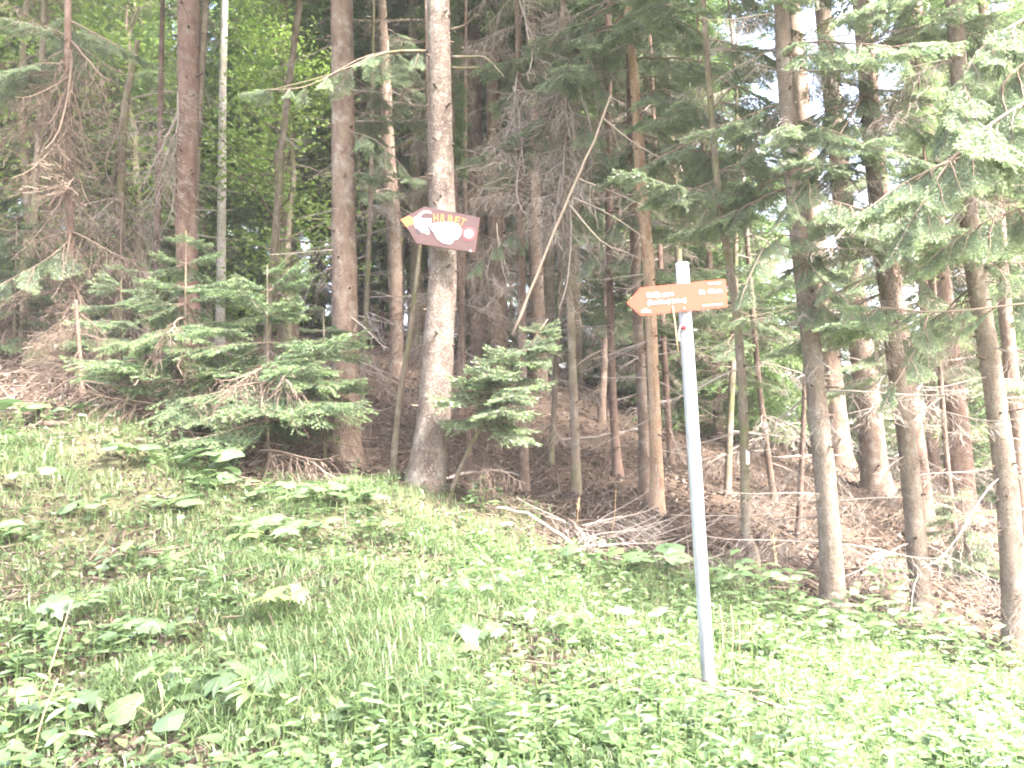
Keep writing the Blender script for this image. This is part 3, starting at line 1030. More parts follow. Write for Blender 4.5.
def bough(parent, p0, p1, var=None, roll=0.0, stretch=1.0, mat_set=None):
    """a live bough part from p0 to p1 (world)"""
    p0, p1 = np.asarray(p0), np.asarray(p1)
    L = np.linalg.norm(p1 - p0)
    key = min(BOUGH_N, key=lambda k: abs(math.log(k / L)))
    me = MESH_BOUGH[key][_bg.integers(3) if var is None else var]
    s = L / key
    m3 = frame_x(p1 - p0)
    M4 = Matrix.Translation(Vector(p0 - np.array(parent.location))) @ Matrix([[*(m3[i] * s), 0] for i in range(3)] + [[0, 0, 0, 1]]) @ Matrix.Rotation(roll, 4, 'X')
    return child('bough', me, parent, M4)


def limb_boughs(parent, pxs, rlimb=0.012, dens=0.16, side_len=0.55, hang=0.5, name='limb', taper=True):
    """a woody limb through (px, py, Y) points with side boughs all along it: many sprays"""
    P = smooth_path([at(*p) for p in pxs], 16)
    loc = np.array(parent.location)
    b = MB()
    V, F = tube(P - loc, np.linspace(rlimb, rlimb * 0.3, len(P)), 6)
    b.add(V, F, 0, 0.7)
    b.build(name, TWIG, parent, True)
    L = np.linalg.norm(np.diff(P, axis=0), axis=1).sum()
    n = max(3, int(L / dens))
    for i in range(n):
        u = (i + 0.5) / n
        k = u * (len(P) - 1)
        j = min(int(k), len(P) - 2)
        p = P[j] + (P[j + 1] - P[j]) * (k - j)
        d = unit(P[j + 1] - P[j])
        s = unit(np.cross(d, [0, 0, 1.0])) * (1 if i % 2 else -1)
        dr = unit(d * 0.7 + s * _bg.uniform(0.5, 0.9) + np.array([0, 0, -hang * _bg.uniform(0.3, 1.2)]))
        ll = side_len * _bg.uniform(0.7, 1.15) * (1 - 0.45 * u if taper else 1)
        bough(parent, p, p + dr * ll, roll=_bg.normal(0, 0.25))
    bough(parent, P[-2], P[-1] + unit(P[-1] - P[-2]) * side_len * 0.6)


# big pale boughs at the top right (from the spruce outside the picture)
limb_boughs(big, [(1180, -60, 4.9), (1060, 0, 4.7), (980, 50, 4.6), (955, 110, 4.5)], 0.016, 0.13, 0.55, 0.8)
limb_boughs(big, [(1240, 120, 4.9), (1080, 150, 4.8), (970, 155, 4.7), (890, 190, 4.6)], 0.016, 0.12, 0.6, 0.7)
limb_boughs(big, [(1200, 290, 5.0), (1060, 300, 5.1), (940, 312, 5.1), (872, 306, 5.2)], 0.011, 0.17, 0.4, 0.6)
limb_boughs(big, [(1250, 20, 5.2), (1060, 60, 5.3), (1000, 110, 5.3)], 0.013, 0.15, 0.5, 0.8)
limb_boughs(big, [(928, 316, 5.1), (915, 350, 5.05), (893, 388, 5.0)], 0.007, 0.12, 0.32, 0.3)

limb_boughs(big, [(1150, 60, 4.6), (1040, 95, 4.4), (960, 150, 4.3), (915, 215, 4.25)], 0.012, 0.10, 0.6, 0.9)
limb_boughs(big, [(1180, 0, 4.8), (1070, 40, 4.7), (1010, 75, 4.6), (985, 130, 4.6)], 0.012, 0.10, 0.55, 0.9)
limb_boughs(big, [(1220, 180, 5.0), (1090, 195, 4.9), (1000, 215, 4.8), (940, 250, 4.8)], 0.010, 0.11, 0.5, 0.9)

t_a, t_b, t_c = PATHS['edge_a'][2], PATHS['edge_b'][2], PATHS['edge_c'][2]
limb_boughs(t_a, [(800, 250, 6.4), (825, 282, 6.0), (865, 315, 5.8)], 0.008, 0.13, 0.42, 0.6)
limb_boughs(t_a, [(798, 235, 6.4), (770, 240, 6.1), (745, 285, 5.9)], 0.008, 0.15, 0.4, 0.6)
limb_boughs(t_a, [(806, 300, 6.4), (780, 310, 6.1), (740, 318, 6.0)], 0.006, 0.18, 0.3, 0.5)
limb_boughs(t_a, [(805, 290, 6.4), (825, 310, 6.1), (850, 322, 5.9)], 0.006, 0.15, 0.35, 0.5)
limb_boughs(t_b, [(880, 230, 6.7), (905, 250, 6.3), (930, 290, 6.0)], 0.008, 0.16, 0.4, 0.6)
limb_boughs(t_b, [(868, 110, 6.7), (905, 120, 6.3), (960, 105, 6.0)], 0.009, 0.14, 0.5, 0.4)
limb_boughs(t_b, [(866, 90, 6.7), (830, 150, 6.2), (790, 205, 6.0)], 0.009, 0.15, 0.5, 0.4)
limb_boughs(t_c, [(972, 255, 6.3), (1000, 270, 6.1), (1030, 300, 6.0)], 0.008, 0.17, 0.4, 0.6)
limb_boughs(t_c, [(965, 150, 6.3), (930, 170, 6.0), (890, 200, 5.8)], 0.008, 0.15, 0.5, 0.6)
limb_boughs(PATHS['edge_a'][2], [(785, 60, 6.4), (810, 30, 6.1), (860, 10, 5.9)], 0.009, 0.14, 0.5, 0.5)
limb_boughs(PATHS['stripped'][2], [(638, 95, 8.0), (665, 90, 7.7), (700, 105, 7.4), (735, 125, 7.2)], 0.010, 0.14, 0.6, 0.6)
limb_boughs(PATHS['stripped'][2], [(632, 30, 8.0), (610, 30, 7.7), (585, 35, 7.5)], 0.010, 0.14, 0.55, 0.6)
limb_boughs(PATHS['crook'][2], [(712, 110, 6.9), (735, 85, 6.7), (765, 70, 6.6)], 0.008, 0.16, 0.5, 0.5)
limb_boughs(PATHS['crook'][2], [(722, 200, 6.9), (750, 180, 6.7), (790, 190, 6.6)], 0.007, 0.16, 0.45, 0.6)
limb_boughs(PATHS['crook'][2], [(716, 180, 6.9), (690, 190, 6.7), (655, 200, 6.6)], 0.006, 0.2, 0.35, 0.5)
limb_boughs(PATHS['sign_tree'][2], [(430, 52, 7.0), (370, 55, 6.8), (310, 85, 6.6), (265, 90, 6.4)], 0.006, 0.2, 0.38, 1.0)
limb_boughs(PATHS['brown_tree'][2], [(345, 130, 8.6), (375, 140, 8.2), (402, 165, 8.0)], 0.007, 0.2, 0.4, 0.6)
limb_boughs(PATHS['left_thin'][2], [(70, 240, 8.8), (45, 260, 8.5), (0, 285, 8.2)], 0.007, 0.2, 0.5, 0.5)

limb_boughs(PATHS['mid_slim'][2], [(565, 40, 8.3), (585, 55, 8.0), (605, 90, 7.8)], 0.007, 0.16, 0.5, 0.8)
limb_boughs(PATHS['mid_slim'][2], [(566, 120, 8.3), (590, 130, 8.0), (612, 160, 7.9)], 0.007, 0.18, 0.45, 0.8)
limb_boughs(PATHS['mid_thin'][2], [(520, 230, 8.5), (500, 240, 8.2), (478, 262, 8.0)], 0.006, 0.2, 0.4, 0.8)
limb_boughs(PATHS['mid_grey'][2], [(632, 130, 8.6), (655, 150, 8.3), (680, 190, 8.1)], 0.007, 0.18, 0.45, 0.8)
limb_boughs(PATHS['mid_grey'][2], [(634, 210, 8.6), (612, 225, 8.3), (588, 262, 8.1)], 0.007, 0.18, 0.45, 0.8)

# ready made live limbs (woody axis + sprays) for the lower crowns of the single trees
def make_limb(L, g):
    b = MB()
    n = 12
    t_ = np.linspace(0, 1, n)
    P = np.stack([L * t_, np.cumsum(g.normal(0, 0.02, n)) * L, -0.28 * L * t_ ** 1.7 + 0.12 * L * t_ ** 4], -1)
    P -= P[0]
    V, F = tube(P, np.linspace(0.012, 0.004, n), 6)
    b.add(V, F, 1, 0.7)
    k = max(5, int(L / 0.085))
    for i in range(k):
        u = 0.22 + 0.78 * (i + g.random()) / k
        j = min(int(u * (n - 1)), n - 2)
        p = P[j] + (P[j + 1] - P[j]) * (u * (n - 1) - j)
        d = unit(P[j + 1] - P[j])
        sd = unit(np.cross(d, [0, 0, 1.0])) * (1 if i % 2 else -1)
        dr = unit(d * 0.75 + sd * g.uniform(0.5, 0.95) + np.array([0, 0, -g.uniform(0.05, 0.7)]))
        ll = L * 0.42 * (1 - 0.5 * u) * g.uniform(0.7, 1.15)
        key = min(BOUGH_M, key=lambda kk: abs(math.log(kk / ll)))
        merge(b, BOUGH_M[key][g.integers(3)], frame_x(dr) * (ll / key), p)
    merge(b, BOUGH_M[0.5][0], frame_x(P[-1] - P[-2]) * (0.4 * L / 0.5), P[-2])
    return b


_lg = np.random.default_rng(61)
LIMBS = [make_limb(1.3, _lg).mesh('branch', [NEEDLE_Y, TWIG]) for _ in range(5)]


def live_limbs(key, pys, Ls, n, az_c=None, spread=3.1):
    path_, rad_, t_, bs_ = PATHS[key]
    for i in range(n):
        z_ = at(512, _lg.uniform(*pys), bs_[1])[2] - bs_[2]
        az = _lg.uniform(0, 6.283) if az_c is None else az_c + _lg.uniform(-spread, spread)
        pit = R(_lg.uniform(-22, 8))
        d = np.array([math.cos(az) * math.cos(pit), math.sin(az) * math.cos(pit), math.sin(pit)])
        s_ = _lg.uniform(*Ls) / 1.3
        m3 = frame_x(d) * s_
        p = path_(z_) + d * rad_(z_) * 0.6
        child('branch', LIMBS[_lg.integers(5)], t_, Matrix.Translation(Vector(p)) @ Matrix([[*m3[k]] + [0] for k in range(3)] + [[0, 0, 0, 1]]))


for key, pys, Ls, n in (('crook', (-60, 230), (0.7, 1.2), 12), ('edge_a', (-60, 330), (0.6, 1.2), 12), ('edge_b', (-60, 400), (0.6, 1.2), 14), ('edge_c', (-40, 330), (0.7, 1.3), 14),
                        ('stripped', (-60, 150), (0.8, 1.4), 9), ('mid_grey', (-60, 280), (0.7, 1.3), 10), ('mid_dark', (20, 330), (0.7, 1.4), 12), ('mid_slim', (-60, 150), (0.7, 1.2), 6),
                        ('right_wide', (60, 380), (0.8, 1.4), 12), ('right_mid', (60, 300), (0.7, 1.2), 6), ('right_upper', (130, 400), (0.7, 1.3), 9), ('right_far', (-30, 420), (0.8, 1.6), 14),
                        ('right_dark', (150, 400), (0.8, 1.4), 8), ('slim_a', (290, 400), (0.5, 1.0), 6), ('right_back', (200, 400), (0.8, 1.4), 6),
                        ('left_wide', (0, 260), (1.0, 1.8), 12), ('left_thin', (-40, 60), (0.7, 1.2), 6), ('brown_tree', (-40, 170), (0.5, 1.0), 5), ('back_lean', (20, 200), (0.8, 1.4), 7),
                        ('back_grey', (-20, 260), (1.0, 1.8), 8), ('pair_a', (-40, 200), (1.0, 1.8), 6)):
    live_limbs(key, pys, Ls, n)

# grey hanging tangles of dead twigs, on their own trees
MESH_DEAD = [b_.mesh('dead_branch', DEADTWIG) for b_ in DEAD_T]
MESH_DEAD_B = [b_.mesh('dead_branch', BROWNTWIG) for b_ in DEAD_T]


def dead_bough(parent, a_, b_, lib=MESH_DEAD, s=1.0):
    p0, p1 = at(*a_), at(*b_)
    L = np.linalg.norm(p1 - p0)
    m3 = frame_x(p1 - p0, (0, 0.3, 1))
    M4 = Matrix.Translation(Vector(p0 - np.array(parent.location))) @ Matrix([[*(m3[i] * L), 0] for i in range(3)] + [[0, 0, 0, 1]]) @ Matrix.Rotation(_bg.normal(0, 0.5), 4, 'X')
    return child('dead_branch', lib[_bg.integers(len(lib))], parent, M4)


tt = PATHS['mid_thin'][2]
for i in range(9):
    x0, y0 = _bg.uniform(512, 525), _bg.uniform(-40, 210)
    dead_bough(tt, (x0, y0, 8.5), (x0 + _bg.uniform(-45, 45), y0 + _bg.uniform(50, 110), 8.5 + _bg.uniform(-0.9, 0.5)))
tt = PATHS['mid_slim'][2]
for i in range(11):
    x0, y0 = _bg.uniform(560, 570), _bg.uniform(-30, 230)
    dead_bough(tt, (x0, y0, 8.3), (x0 + _bg.uniform(-50, 60), y0 + _bg.uniform(40, 100), 8.3 + _bg.uniform(-0.9, 0.5)))
tt = PATHS['pair_b'][2]
for i in range(12):
    x0, y0 = 495, _bg.uniform(0, 250)
    dead_bough(tt, (x0, y0, 14.6), (x0 + _bg.uniform(-40, 40), y0 + _bg.uniform(20, 70), 14.6 + _bg.uniform(-1.2, 0.5)))
tt = PATHS['red_tree'][2]
for i in range(9):
    x0, y0 = 180, _bg.uniform(70, 170)
    dead_bough(tt, (x0, y0, 10.0), (x0 - _bg.uniform(15, 60), y0 + _bg.uniform(50, 90), 10 + _bg.uniform(-1.0, 0.2)))
tt = PATHS['left_thin'][2]
for i in range(40):
    x0, y0 = 71, _bg.uniform(40, 350)
    dead_bough(tt, (x0, y0, 8.8), (x0 + _bg.uniform(-85, 70), y0 + _bg.uniform(5, 80), 8.8 + _bg.uniform(-1.0, 0.5)), MESH_DEAD_B)
tt = PATHS['mossy_sapling'][2]
for i in range(10):
    x0, y0 = 80, _bg.uniform(310, 385)
    dead_bough(tt, (x0, y0, 7.5), (x0 + _bg.uniform(-80, 80), y0 + _bg.uniform(0, 50), 7.5 + _bg.uniform(-0.3, 0.8)), MESH_DEAD_B)
tt = PATHS['left_snag'][2]
for i in range(18):
    x0, y0 = 121, _bg.uniform(110, 300)
    dead_bough(tt, (x0, y0, 10.5), (x0 + _bg.uniform(-60, 60), y0 + _bg.uniform(20, 70), 10.5 + _bg.uniform(-1.0, 0.5)), MESH_DEAD_B)
tt = PATHS['edge_c'][2]
for i in range(12):
    x0, y0 = 968, _bg.uniform(90, 320)
    dead_bough(tt, (x0, y0, 6.3), (x0 + _bg.uniform(-70, 70), y0 + _bg.uniform(0, 60), 6.3 + _bg.uniform(-0.5, 0.6)), MESH_DEAD_B)
tt = PATHS['edge_b'][2]
for i in range(9):
    x0, y0 = 885, _bg.uniform(230, 400)
    dead_bough(tt, (x0, y0, 6.7), (x0 + _bg.uniform(-60, 60), y0 + _bg.uniform(0, 50), 6.7 + _bg.uniform(-0.6, 0.6)))


# ------------------------------------------------------------------ young spruces
def young_spruce(px, py, Y, H, rad, label, seed, lean=(0, 0), per=6, gap=0.16, low=0.12, flat=0.0):
    g = np.random.default_rng(seed)
    base = at(px, py, Y)
    base[2] = float(ground_z(base[0], base[1]))
    t = thing('young_spruce', base, label, 'young tree', 'young spruces at the forest edge')
    n = 10
    f = np.linspace(0, 1, n)
    pts = np.stack([lean[0] * f ** 1.3, lean[1] * f ** 1.3, -0.1 + (H + 0.1) * f], -1)
    b = MB()
    V, F = tube(pts, np.linspace(0.022, 0.004, n), 7, 0.03, True, g)
    b.add(V, F, 0, 0.5)
    b.build('trunk', BARK_MOSS, t, True)
    c = MB()
    z = low * H
    while z < H:
        fr = z / H
        rr = rad * (1 - fr) ** 0.7 * min(1, 0.7 + fr) + 0.08
        p = np.array([np.interp(z, pts[:, 2], pts[:, 0]), np.interp(z, pts[:, 2], pts[:, 1]), z])
        for k in range(per):
            az = g.uniform(0, 6.283)
            L = rr * g.uniform(0.55, 1.15)
            pit = R(-16 + 42 * fr ** 2) + g.normal(0, 0.22)
            d = np.array([math.cos(az) * math.cos(pit), math.sin(az) * math.cos(pit), math.sin(pit)])
            key = min(BOUGH_M, key=lambda kk: abs(math.log(kk / L)))
            merge(c, BOUGH_M[key][g.integers(3)], frame_x(d) * (L / key), p)
        z += gap * g.uniform(0.8, 1.3)
    c.build('crown', [NEEDLE_D, TWIG] if H > 1.5 else [NEEDLE_Y, TWIG], t)
    dd_ = dead_whorls(0.1, H * 0.6, g, DEAD_T, 0.16, 4, rad * 0.3, rad * 0.85, 0.02, 1.0, lambda z_: np.array([np.interp(z_, pts[:, 2], pts[:, 0]), np.interp(z_, pts[:, 2], pts[:, 1]), z_]))
    dd_.build('dead_branches', BROWNTWIG, t)
    return t


young_spruce(185, 432, 7.6, 1.95, 1.3, 'left green young spruce under the reddish brown trunk', 1, per=5, gap=0.18, low=0.25)
young_spruce(268, 452, 7.4, 1.95, 1.45, 'middle green young spruce, widest of the clump in front of the brown trunk', 2, per=6, gap=0.2, low=0.25)
young_spruce(325, 440, 7.9, 1.6, 0.95, 'right green young spruce reaching past the brown trunk', 3, per=6, gap=0.18, low=0.5)
young_spruce(120, 405, 8.4, 1.35, 0.8, 'dim young spruce between the brown dead branches and the green clump', 4, per=6, gap=0.18)
young_spruce(447, 489, 6.9, 1.45, 0.8, 'light green young spruce on a leaning stem right of the board tree', 6, lean=(0.9, -0.3), per=9, gap=0.11, low=0.45)
young_spruce(970, 600, 8.6, 0.9, 0.7, 'low dim young spruce in the shade between two right hand trunks', 7, per=5, gap=0.16)
young_spruce(15, 300, 10.0, 2.0, 1.2, 'dim young spruce at the left edge behind the brown dead branches', 9, per=4, gap=0.25)

# ------------------------------------------------------------------ background forest
g = np.random.default_rng(42)


def free(x, y, d):
    return all((x - a) ** 2 + (y - b) ** 2 > d * d for a, b in TREES)


def back_spruce(x, y, label, group):
    z = float(ground_z(x, y))
    t = thing('spruce_tree', (x, y, z), label, 'tree', group)
    s = g.uniform(0.8, 1.3)
    t.rotation_euler = (g.normal(0, 0.02), g.normal(0, 0.02), g.uniform(0, 6.28))
    child('trunk', BACK_TRUNK[g.integers(3)][g.integers(2)], t, Matrix.Diagonal((s, s, 1, 1)))
    child('dead_branches', BACK_DEAD[g.integers(3)], t)
    cz = g.uniform(3.5, 7.0)
    sc_ = (20 - cz) / 13
    child('crown', CROWN[g.integers(3)], t, Matrix.Translation((0, 0, cz)) @ Matrix.Diagonal((1.25, 1.25, sc_, 1)))
    TREES.append((x, y))


n = 0
while n < 46:
    Y = g.uniform(12.5, 34)
    x = Y * g.uniform(-0.74, 0.74)
    if x < -0.2 * Y and g.random() < 0.7:
        continue
    if 0.22 * Y < x < 0.60 * Y:      # the gap where the sky shows
        continue
    if free(x, Y, 1.5):
        back_spruce(x, Y, 'tall spruce standing in the shade deeper in the forest', 'spruces deeper in the forest')
        n += 1


def bushy_spruce(x, y, s, label, group):
    z = float(ground_z(x, y))
    t = thing('spruce_tree', (x, y, z), label, 'tree', group)
    t.rotation_euler = (0, 0, g.uniform(0, 6.28))
    child('trunk', LOW_TRUNK[g.integers(2)], t, Matrix.Scale(s, 4))
    child('crown', LOWCROWN[g.integers(3)], t, Matrix.Translation((0, 0, 0.5 * s)) @ Matrix.Diagonal((s * 1.1, s * 1.1, s * 0.94, 1)))
    TREES.append((x, y))


n = 0
while n < 40:
    Y = g.uniform(12.5, 30)
    x = Y * g.uniform(-0.75, 0.75)
    if x < -0.05 * Y and (Y < 15 or g.random() < 0.35):
        continue
    if x > 0.34 * Y and g.random() < 0.75:
        continue
    if free(x, Y, 1.2):
        s_ = g.uniform(0.6, 1.5) if not (0.27 * Y < x < 0.58 * Y) else g.uniform(0.35, 0.6)
        bushy_spruce(x, Y, s_, 'bushy young spruce green to the ground in the shade of the forest', 'bushy spruces in the forest shade')
        n += 1


def back_broad(x, y, s, v, label, group, name='broadleaf_tree'):
    z = float(ground_z(x, y))
    t = thing(name, (x, y, z), label, 'tree', group)
    t.rotation_euler = (0, 0, g.uniform(0, 6.28))
    child('trunk', BTREE[v][0], t, Matrix.Scale(s, 4))
    child('crown', BTREE[v][1], t, Matrix.Scale(s, 4))
    TREES.append((x, y))


n = 0
while n < 24:
    Y = g.uniform(11.8, 24)
    x = Y * g.uniform(-0.74, -0.1)
    if free(x, Y, 1.2):
        back_broad(x, Y, g.uniform(0.8, 1.35), g.integers(3), 'bright broadleaf tree behind the left hand trunks', 'broadleaf trees behind the left hand trunks')
        n += 1
n = 0
while n < 18:
    Y = g.uniform(17, 32)
    x = Y * g.uniform(0.3, 0.74) if n < 13 else Y * g.uniform(0.02, 0.3)
    if free(x, Y, 1.2):
        back_broad(x, Y, g.uniform(0.5, 0.75), g.integers(3), 'sunlit broadleaf tree beyond the back of the bank', 'broadleaf trees beyond the bank')
        n += 1
n = 0
while n < 34:
    Y = g.uniform(34, 62)
    x = Y * g.uniform(-0.8, 0.8)
    if free(x, Y, 2.2):
        s = g.uniform(1.3, 2.2) if x < 0.28 * Y else g.uniform(0.7, 1.0)
        back_broad(x, Y, s, g.integers(3), 'far broadleaf tree closing the view behind the spruces', 'far broadleaf trees')
        n += 1

a_, b_ = broad_tree(13.5, 2.5, 0.42, g, 5200, 0.12, 0.14)
a_, b_ = a_.mesh('trunk', BARK_MOSS, True), b_.mesh('crown', BEECH)
for x_, y_, r_ in ((3.7, -0.5, 0.0), (3.7, 1.0, 2.2)):  # out of view, added only to cast shade on the left bank
    t = thing('broadleaf_tree', (x_, y_, float(ground_z(x_, y_))), 'unseen broadleaf tree added to shade the left of the bank', 'tree', 'added shade trees out of view')
    t.rotation_euler = (0, 0, r_)
    child('trunk', a_, t)
    child('crown', b_, t)

# ------------------------------------------------------------------ pole and signs
YP = 4.2
base = at(709, 692, YP)
base[2] = float(ground_z(base[0], base[1]))
top = at(682, 264, YP - 0.05)
pole = thing('sign_pole', base, 'leaning galvanised steel pole holding up the orange hiking sign', 'sign pole')
rp = 13.0 * YP / F_PX / 2
pb = MB()
P = np.linspace(base - (top - base) * 0.1, top, 8) - base
V, F = tube(P, rp, 24)
pb.add(V, F, 0, 0.5)
po = pb.build('tube', M_STEEL, pole, True)
ax = unit(top - base)
cb = MB()
V, F = tube([top - base - ax * 0.012, top - base + ax * 0.003, top - base + ax * 0.006], [rp * 1.04, rp * 1.04, rp * 0.8], 24)
cb.add(V, F, 0, 0.5)
cb.build('cap', M_CAP, pole, True)


def pole_at(py):
    lo, hi = 0.0, 1.0
    for _ in range(40):
        m_ = (lo + hi) / 2
        if proj(base + (top - base) * m_)[1] > py:
            lo = m_
        else:
            hi = m_
    return base + (top - base) * lo


c = pole_at(331) - base
cb = MB()
V, F = tube([c - ax * 0.008, c + ax * 0.008], rp * 1.05, 24)
cb.add(V, F, 0, 0.5)
V, F = tube([c + np.array([rp * 1.0, -0.01, 0]), c + np.array([rp * 1.0 + 0.02, -0.012, 0.002])], 0.006, 8)
cb.add(V, F, 0, 0.5)
cb.build('clamp_band', M_BAND, pole, False)


def sign_plane(Y):
    o = at(512, 384, Y)
    return lambda px, py, dy=0.0: at(px, py, Y) + np.array([0, dy, 0])


def slab(buf, P2, fn, dy0, dy1, mi=0, mi_side=None):
    """flat polygon of pixel outline, between depth offsets dy0 (front) and dy1 (back)"""
    n = len(P2)
    A = np.array([fn(x, y, dy0) for x, y in P2])
    B_ = np.array([fn(x, y, 0) + np.array([0, dy1, 0]) for x, y in P2])
    n0 = buf.n
    buf.add(np.vstack([A, B_]), [np.array([list(range(n))])], mi)
    buf.f.append((np.array([list(range(2 * n - 1, n - 1, -1))]) + n0, mi))
    buf.f.append((np.array([[n + i, n + (i + 1) % n, (i + 1) % n, i] for i in range(n)]) + n0, mi if mi_side is None else mi_side))


def text_mesh(body, bold=0.0):
    cu = bpy.data.curves.new('lettering', 'FONT')
    cu.body = body
    cu.size = 1.0
    cu.offset = bold
    cu.resolution_u = 3
    cu.fill_mode = 'FRONT'
    o = bpy.data.objects.new('lettering', cu)
    COL.objects.link(o)
    bpy.context.view_layer.update()
    dg = bpy.context.evaluated_depsgraph_get()
    me = o.evaluated_get(dg).to_mesh()
    v = np.array([x.co[:] for x in me.vertices])
    f = [list(p.vertices) for p in me.polygons]
    o.evaluated_get(dg).to_mesh_clear()
    bpy.data.objects.remove(o)
    bpy.data.curves.remove(cu)
    return v, f


def put_text(buf, body, fn, px, py, width, height, ang, dy, mi=0, bold=0.0, fit=True):
    """text whose box (lower left corner at px, py) is width x height pixels, turned by ang (screen, positive = right end up)"""
    v, f = text_mesh(body, bold)
    lo, hi = v[:, :2].min(0), v[:, :2].max(0)
    u = (v[:, 0] - lo[0]) / (hi[0] - lo[0]) * width
    w = (v[:, 1] - lo[1]) / (hi[1] - lo[1]) * height
    c_, s_ = math.cos(ang), math.sin(ang)
    X = px + u * c_ - w * s_
    Yv = py - (u * s_ + w * c_)
    P = np.array([fn(a_, b_, dy) for a_, b_ in zip(X, Yv)])
    n0 = buf.n
    buf.v.append(P)
    buf.t.append(np.full(len(P), 0.5))
    for q in f:
        buf.f.append((np.array([q]) + n0, mi))
    buf.n += len(P)


# orange hiking sign on the pole
YS = pole_at(294)[1] - rp - 0.022
fn = sign_plane(YS)
ctr = fn(682, 294)
sign = thing('hiking_sign', ctr, 'orange arrow shaped hiking sign bolted to the steel pole, pointing left', 'sign')
sb = MB()
outl = [(626.5, 303.0), (640.5, 315.3), (641.5, 315.6), (727, 307.0), (727.6, 306.3), (725.6, 279.8), (724.6, 279.2), (641.5, 287.4), (640.4, 287.9)]
slab(sb, outl, fn, 0.0, 0.004, 0, 1)
sb.build('plate', [M_SIGN, M_SIGN_E], sign, origin=ctr)
tb = MB()
A1 = R(4.2)
put_text(tb, 'Uršlja gora', fn, 647.2, 299.2, 26.5, 6.4, A1, -0.003, bold=0.02)
put_text(tb, '(čez Kozji hrbet)', fn, 647.8, 306.2, 38.5, 5.9, A1, -0.003, bold=0.02)
put_text(tb, '1h', fn, 699.5, 294.2, 5.3, 4.2, A1, -0.003, bold=0.02)
put_text(tb, '45min', fn, 707.6, 293.6, 14.4, 4.2, A1, -0.003, bold=0.02)


def bars(px, py, w, h, k):
    gg = np.random.default_rng(int(px))
    x = 0
    while x < w:
        ww = gg.uniform(0.7, 1.5)
        hh = h * gg.uniform(0.65, 1.0)
        x1 = min(x + ww, w)
        s_ = math.tan(A1)
        slab(tb, [(px + x, py - x * s_), (px + x1, py - x1 * s_), (px + x1, py - x1 * s_ - hh), (px + x, py - x * s_ - hh)], fn, -0.003, -0.001)
        x = x1 + 0.35


bars(708.2, 284.6, 12.5, 1.6, 0)
bars(702.5, 306.2, 20, 1.5, 0)
bars(641.5, 312.6, 9, 2.0, 0)
slab(tb, [(642.5, 310.2), (645.3, 308.4), (648.2, 309.7)], fn, -0.003, -0.001)
tb.build('lettering', M_WHITE_P, sign, origin=ctr)
for (x, y) in ((682.0, 281.8), (684.0, 308.3)):
    bb = MB()
    V, F = tube([fn(x, y, -0.006), fn(x, y, 0.006)], 0.0045, 8)
    bb.add(V, F, 0, 0.5)
    bb.build('bolt', M_STEEL, sign, origin=ctr)
# clamps that join plate and pole
for y in (287, 304):
    bb = MB()
    q = pole_at(y)
    V, F = tube([np.array([q[0], YS + 0.004, q[2]]), q], 0.012, 8)
    bb.add(V, F, 0, 0.5)
    bb.build('bracket', M_BAND, sign, origin=ctr)
# dry stalk dangling beside the pole, and the tape on it
dstk = MB()
P = smooth_path([at(672.5, 306, 4.10), at(674.5, 320, 4.08), at(677, 342, 4.10), at(678.5, 352, 4.16)], 12)
V, F = tube(P, np.linspace(0.004, 0.0028, 12), 6)
dstk.add(V, F, 0, np.linspace(0, 1, len(V)))
o = dstk.build('dry_stick', STRAW, None, True, origin=P[0], loc=P[0])
tag(o, 'short orange dry stick dangling below the hiking sign beside the pole', 'stick')
tp = MB()
P = smooth_path([pole_at(328) + np.array([-rp * 0.95, -0.02, 0]), at(681, 326, 4.12), at(678.5, 333, 4.12), at(679.5, 341, 4.12)], 8)
V, F = tube(P, 0.0022, 5)
tp.add(V, F, 0, 0.5)
V, F = tube([pole_at(329) + np.array([-rp * 0.9, -rp * 0.6, 0.008]), pole_at(329) + np.array([-rp * 0.2, -rp * 1.06, 0.0])], 0.011, 8)
tp.add(V, F, 1, 0.5)
o = tp.build('tape', [M_WHITE_P, M_RED_P], None, False, origin=P[0], loc=P[0])
tag(o, 'scrap of red and white tape tied round the steel pole under the sign', 'tape')

# brown painted board on the thick trunk
YB = 6.72
fb = sign_plane(YB)
Z2 = lambda L_: [(390 + x / 10.24, 190 + y / 10.24) for x, y in L_]
ctr = fb(440, 229)
board = thing('wooden_board', ctr, 'brown arrow board with a white goat and the word HRBET on the thick trunk', 'sign')
bb = MB()
slab(bb, Z2([(107, 302), (180, 395), (270, 545), (870, 640), (918, 282), (355, 168)]), fb, 0, 0.03, 0, 1)
bb.build('plank', [M_BOARD, M_BOARD_EDGE], board, origin=ctr)
bb = MB()
slab(bb, Z2([(107, 302), (180, 393), (192, 362), (238, 358), (246, 292), (195, 262)]), fb, -0.003, -0.001)
bb.build('arrow_tip', M_ORANGE_P, board, origin=ctr)
gb = MB()
slab(gb, Z2([(236, 290), (250, 345), (258, 388), (288, 398), (325, 438), (365, 444), (388, 462), (408, 440), (400, 408), (376, 378), (392, 356), (424, 340), (425, 292), (330, 292), (270, 268)]), fb, -0.003, -0.001)
slab(gb, Z2([(392, 368), (452, 442), (482, 500), (540, 542), (605, 556), (640, 545), (648, 514), (692, 506), (726, 460), (737, 405), (702, 352), (610, 328), (480, 333), (418, 348)]), fb, -0.0036, -0.001)
gb.build('goat_figure', M_GOAT, board, origin=ctr)
hb = MB()
slab(hb, Z2([(268, 268), (330, 292), (322, 268), (345, 246), (385, 240), (425, 250), (436, 246), (425, 222), (395, 205), (345, 208), (300, 232)]), fb, -0.0042, -0.001)
hb.build('goat_horn', M_PINK_P, board, origin=ctr)
db = MB()
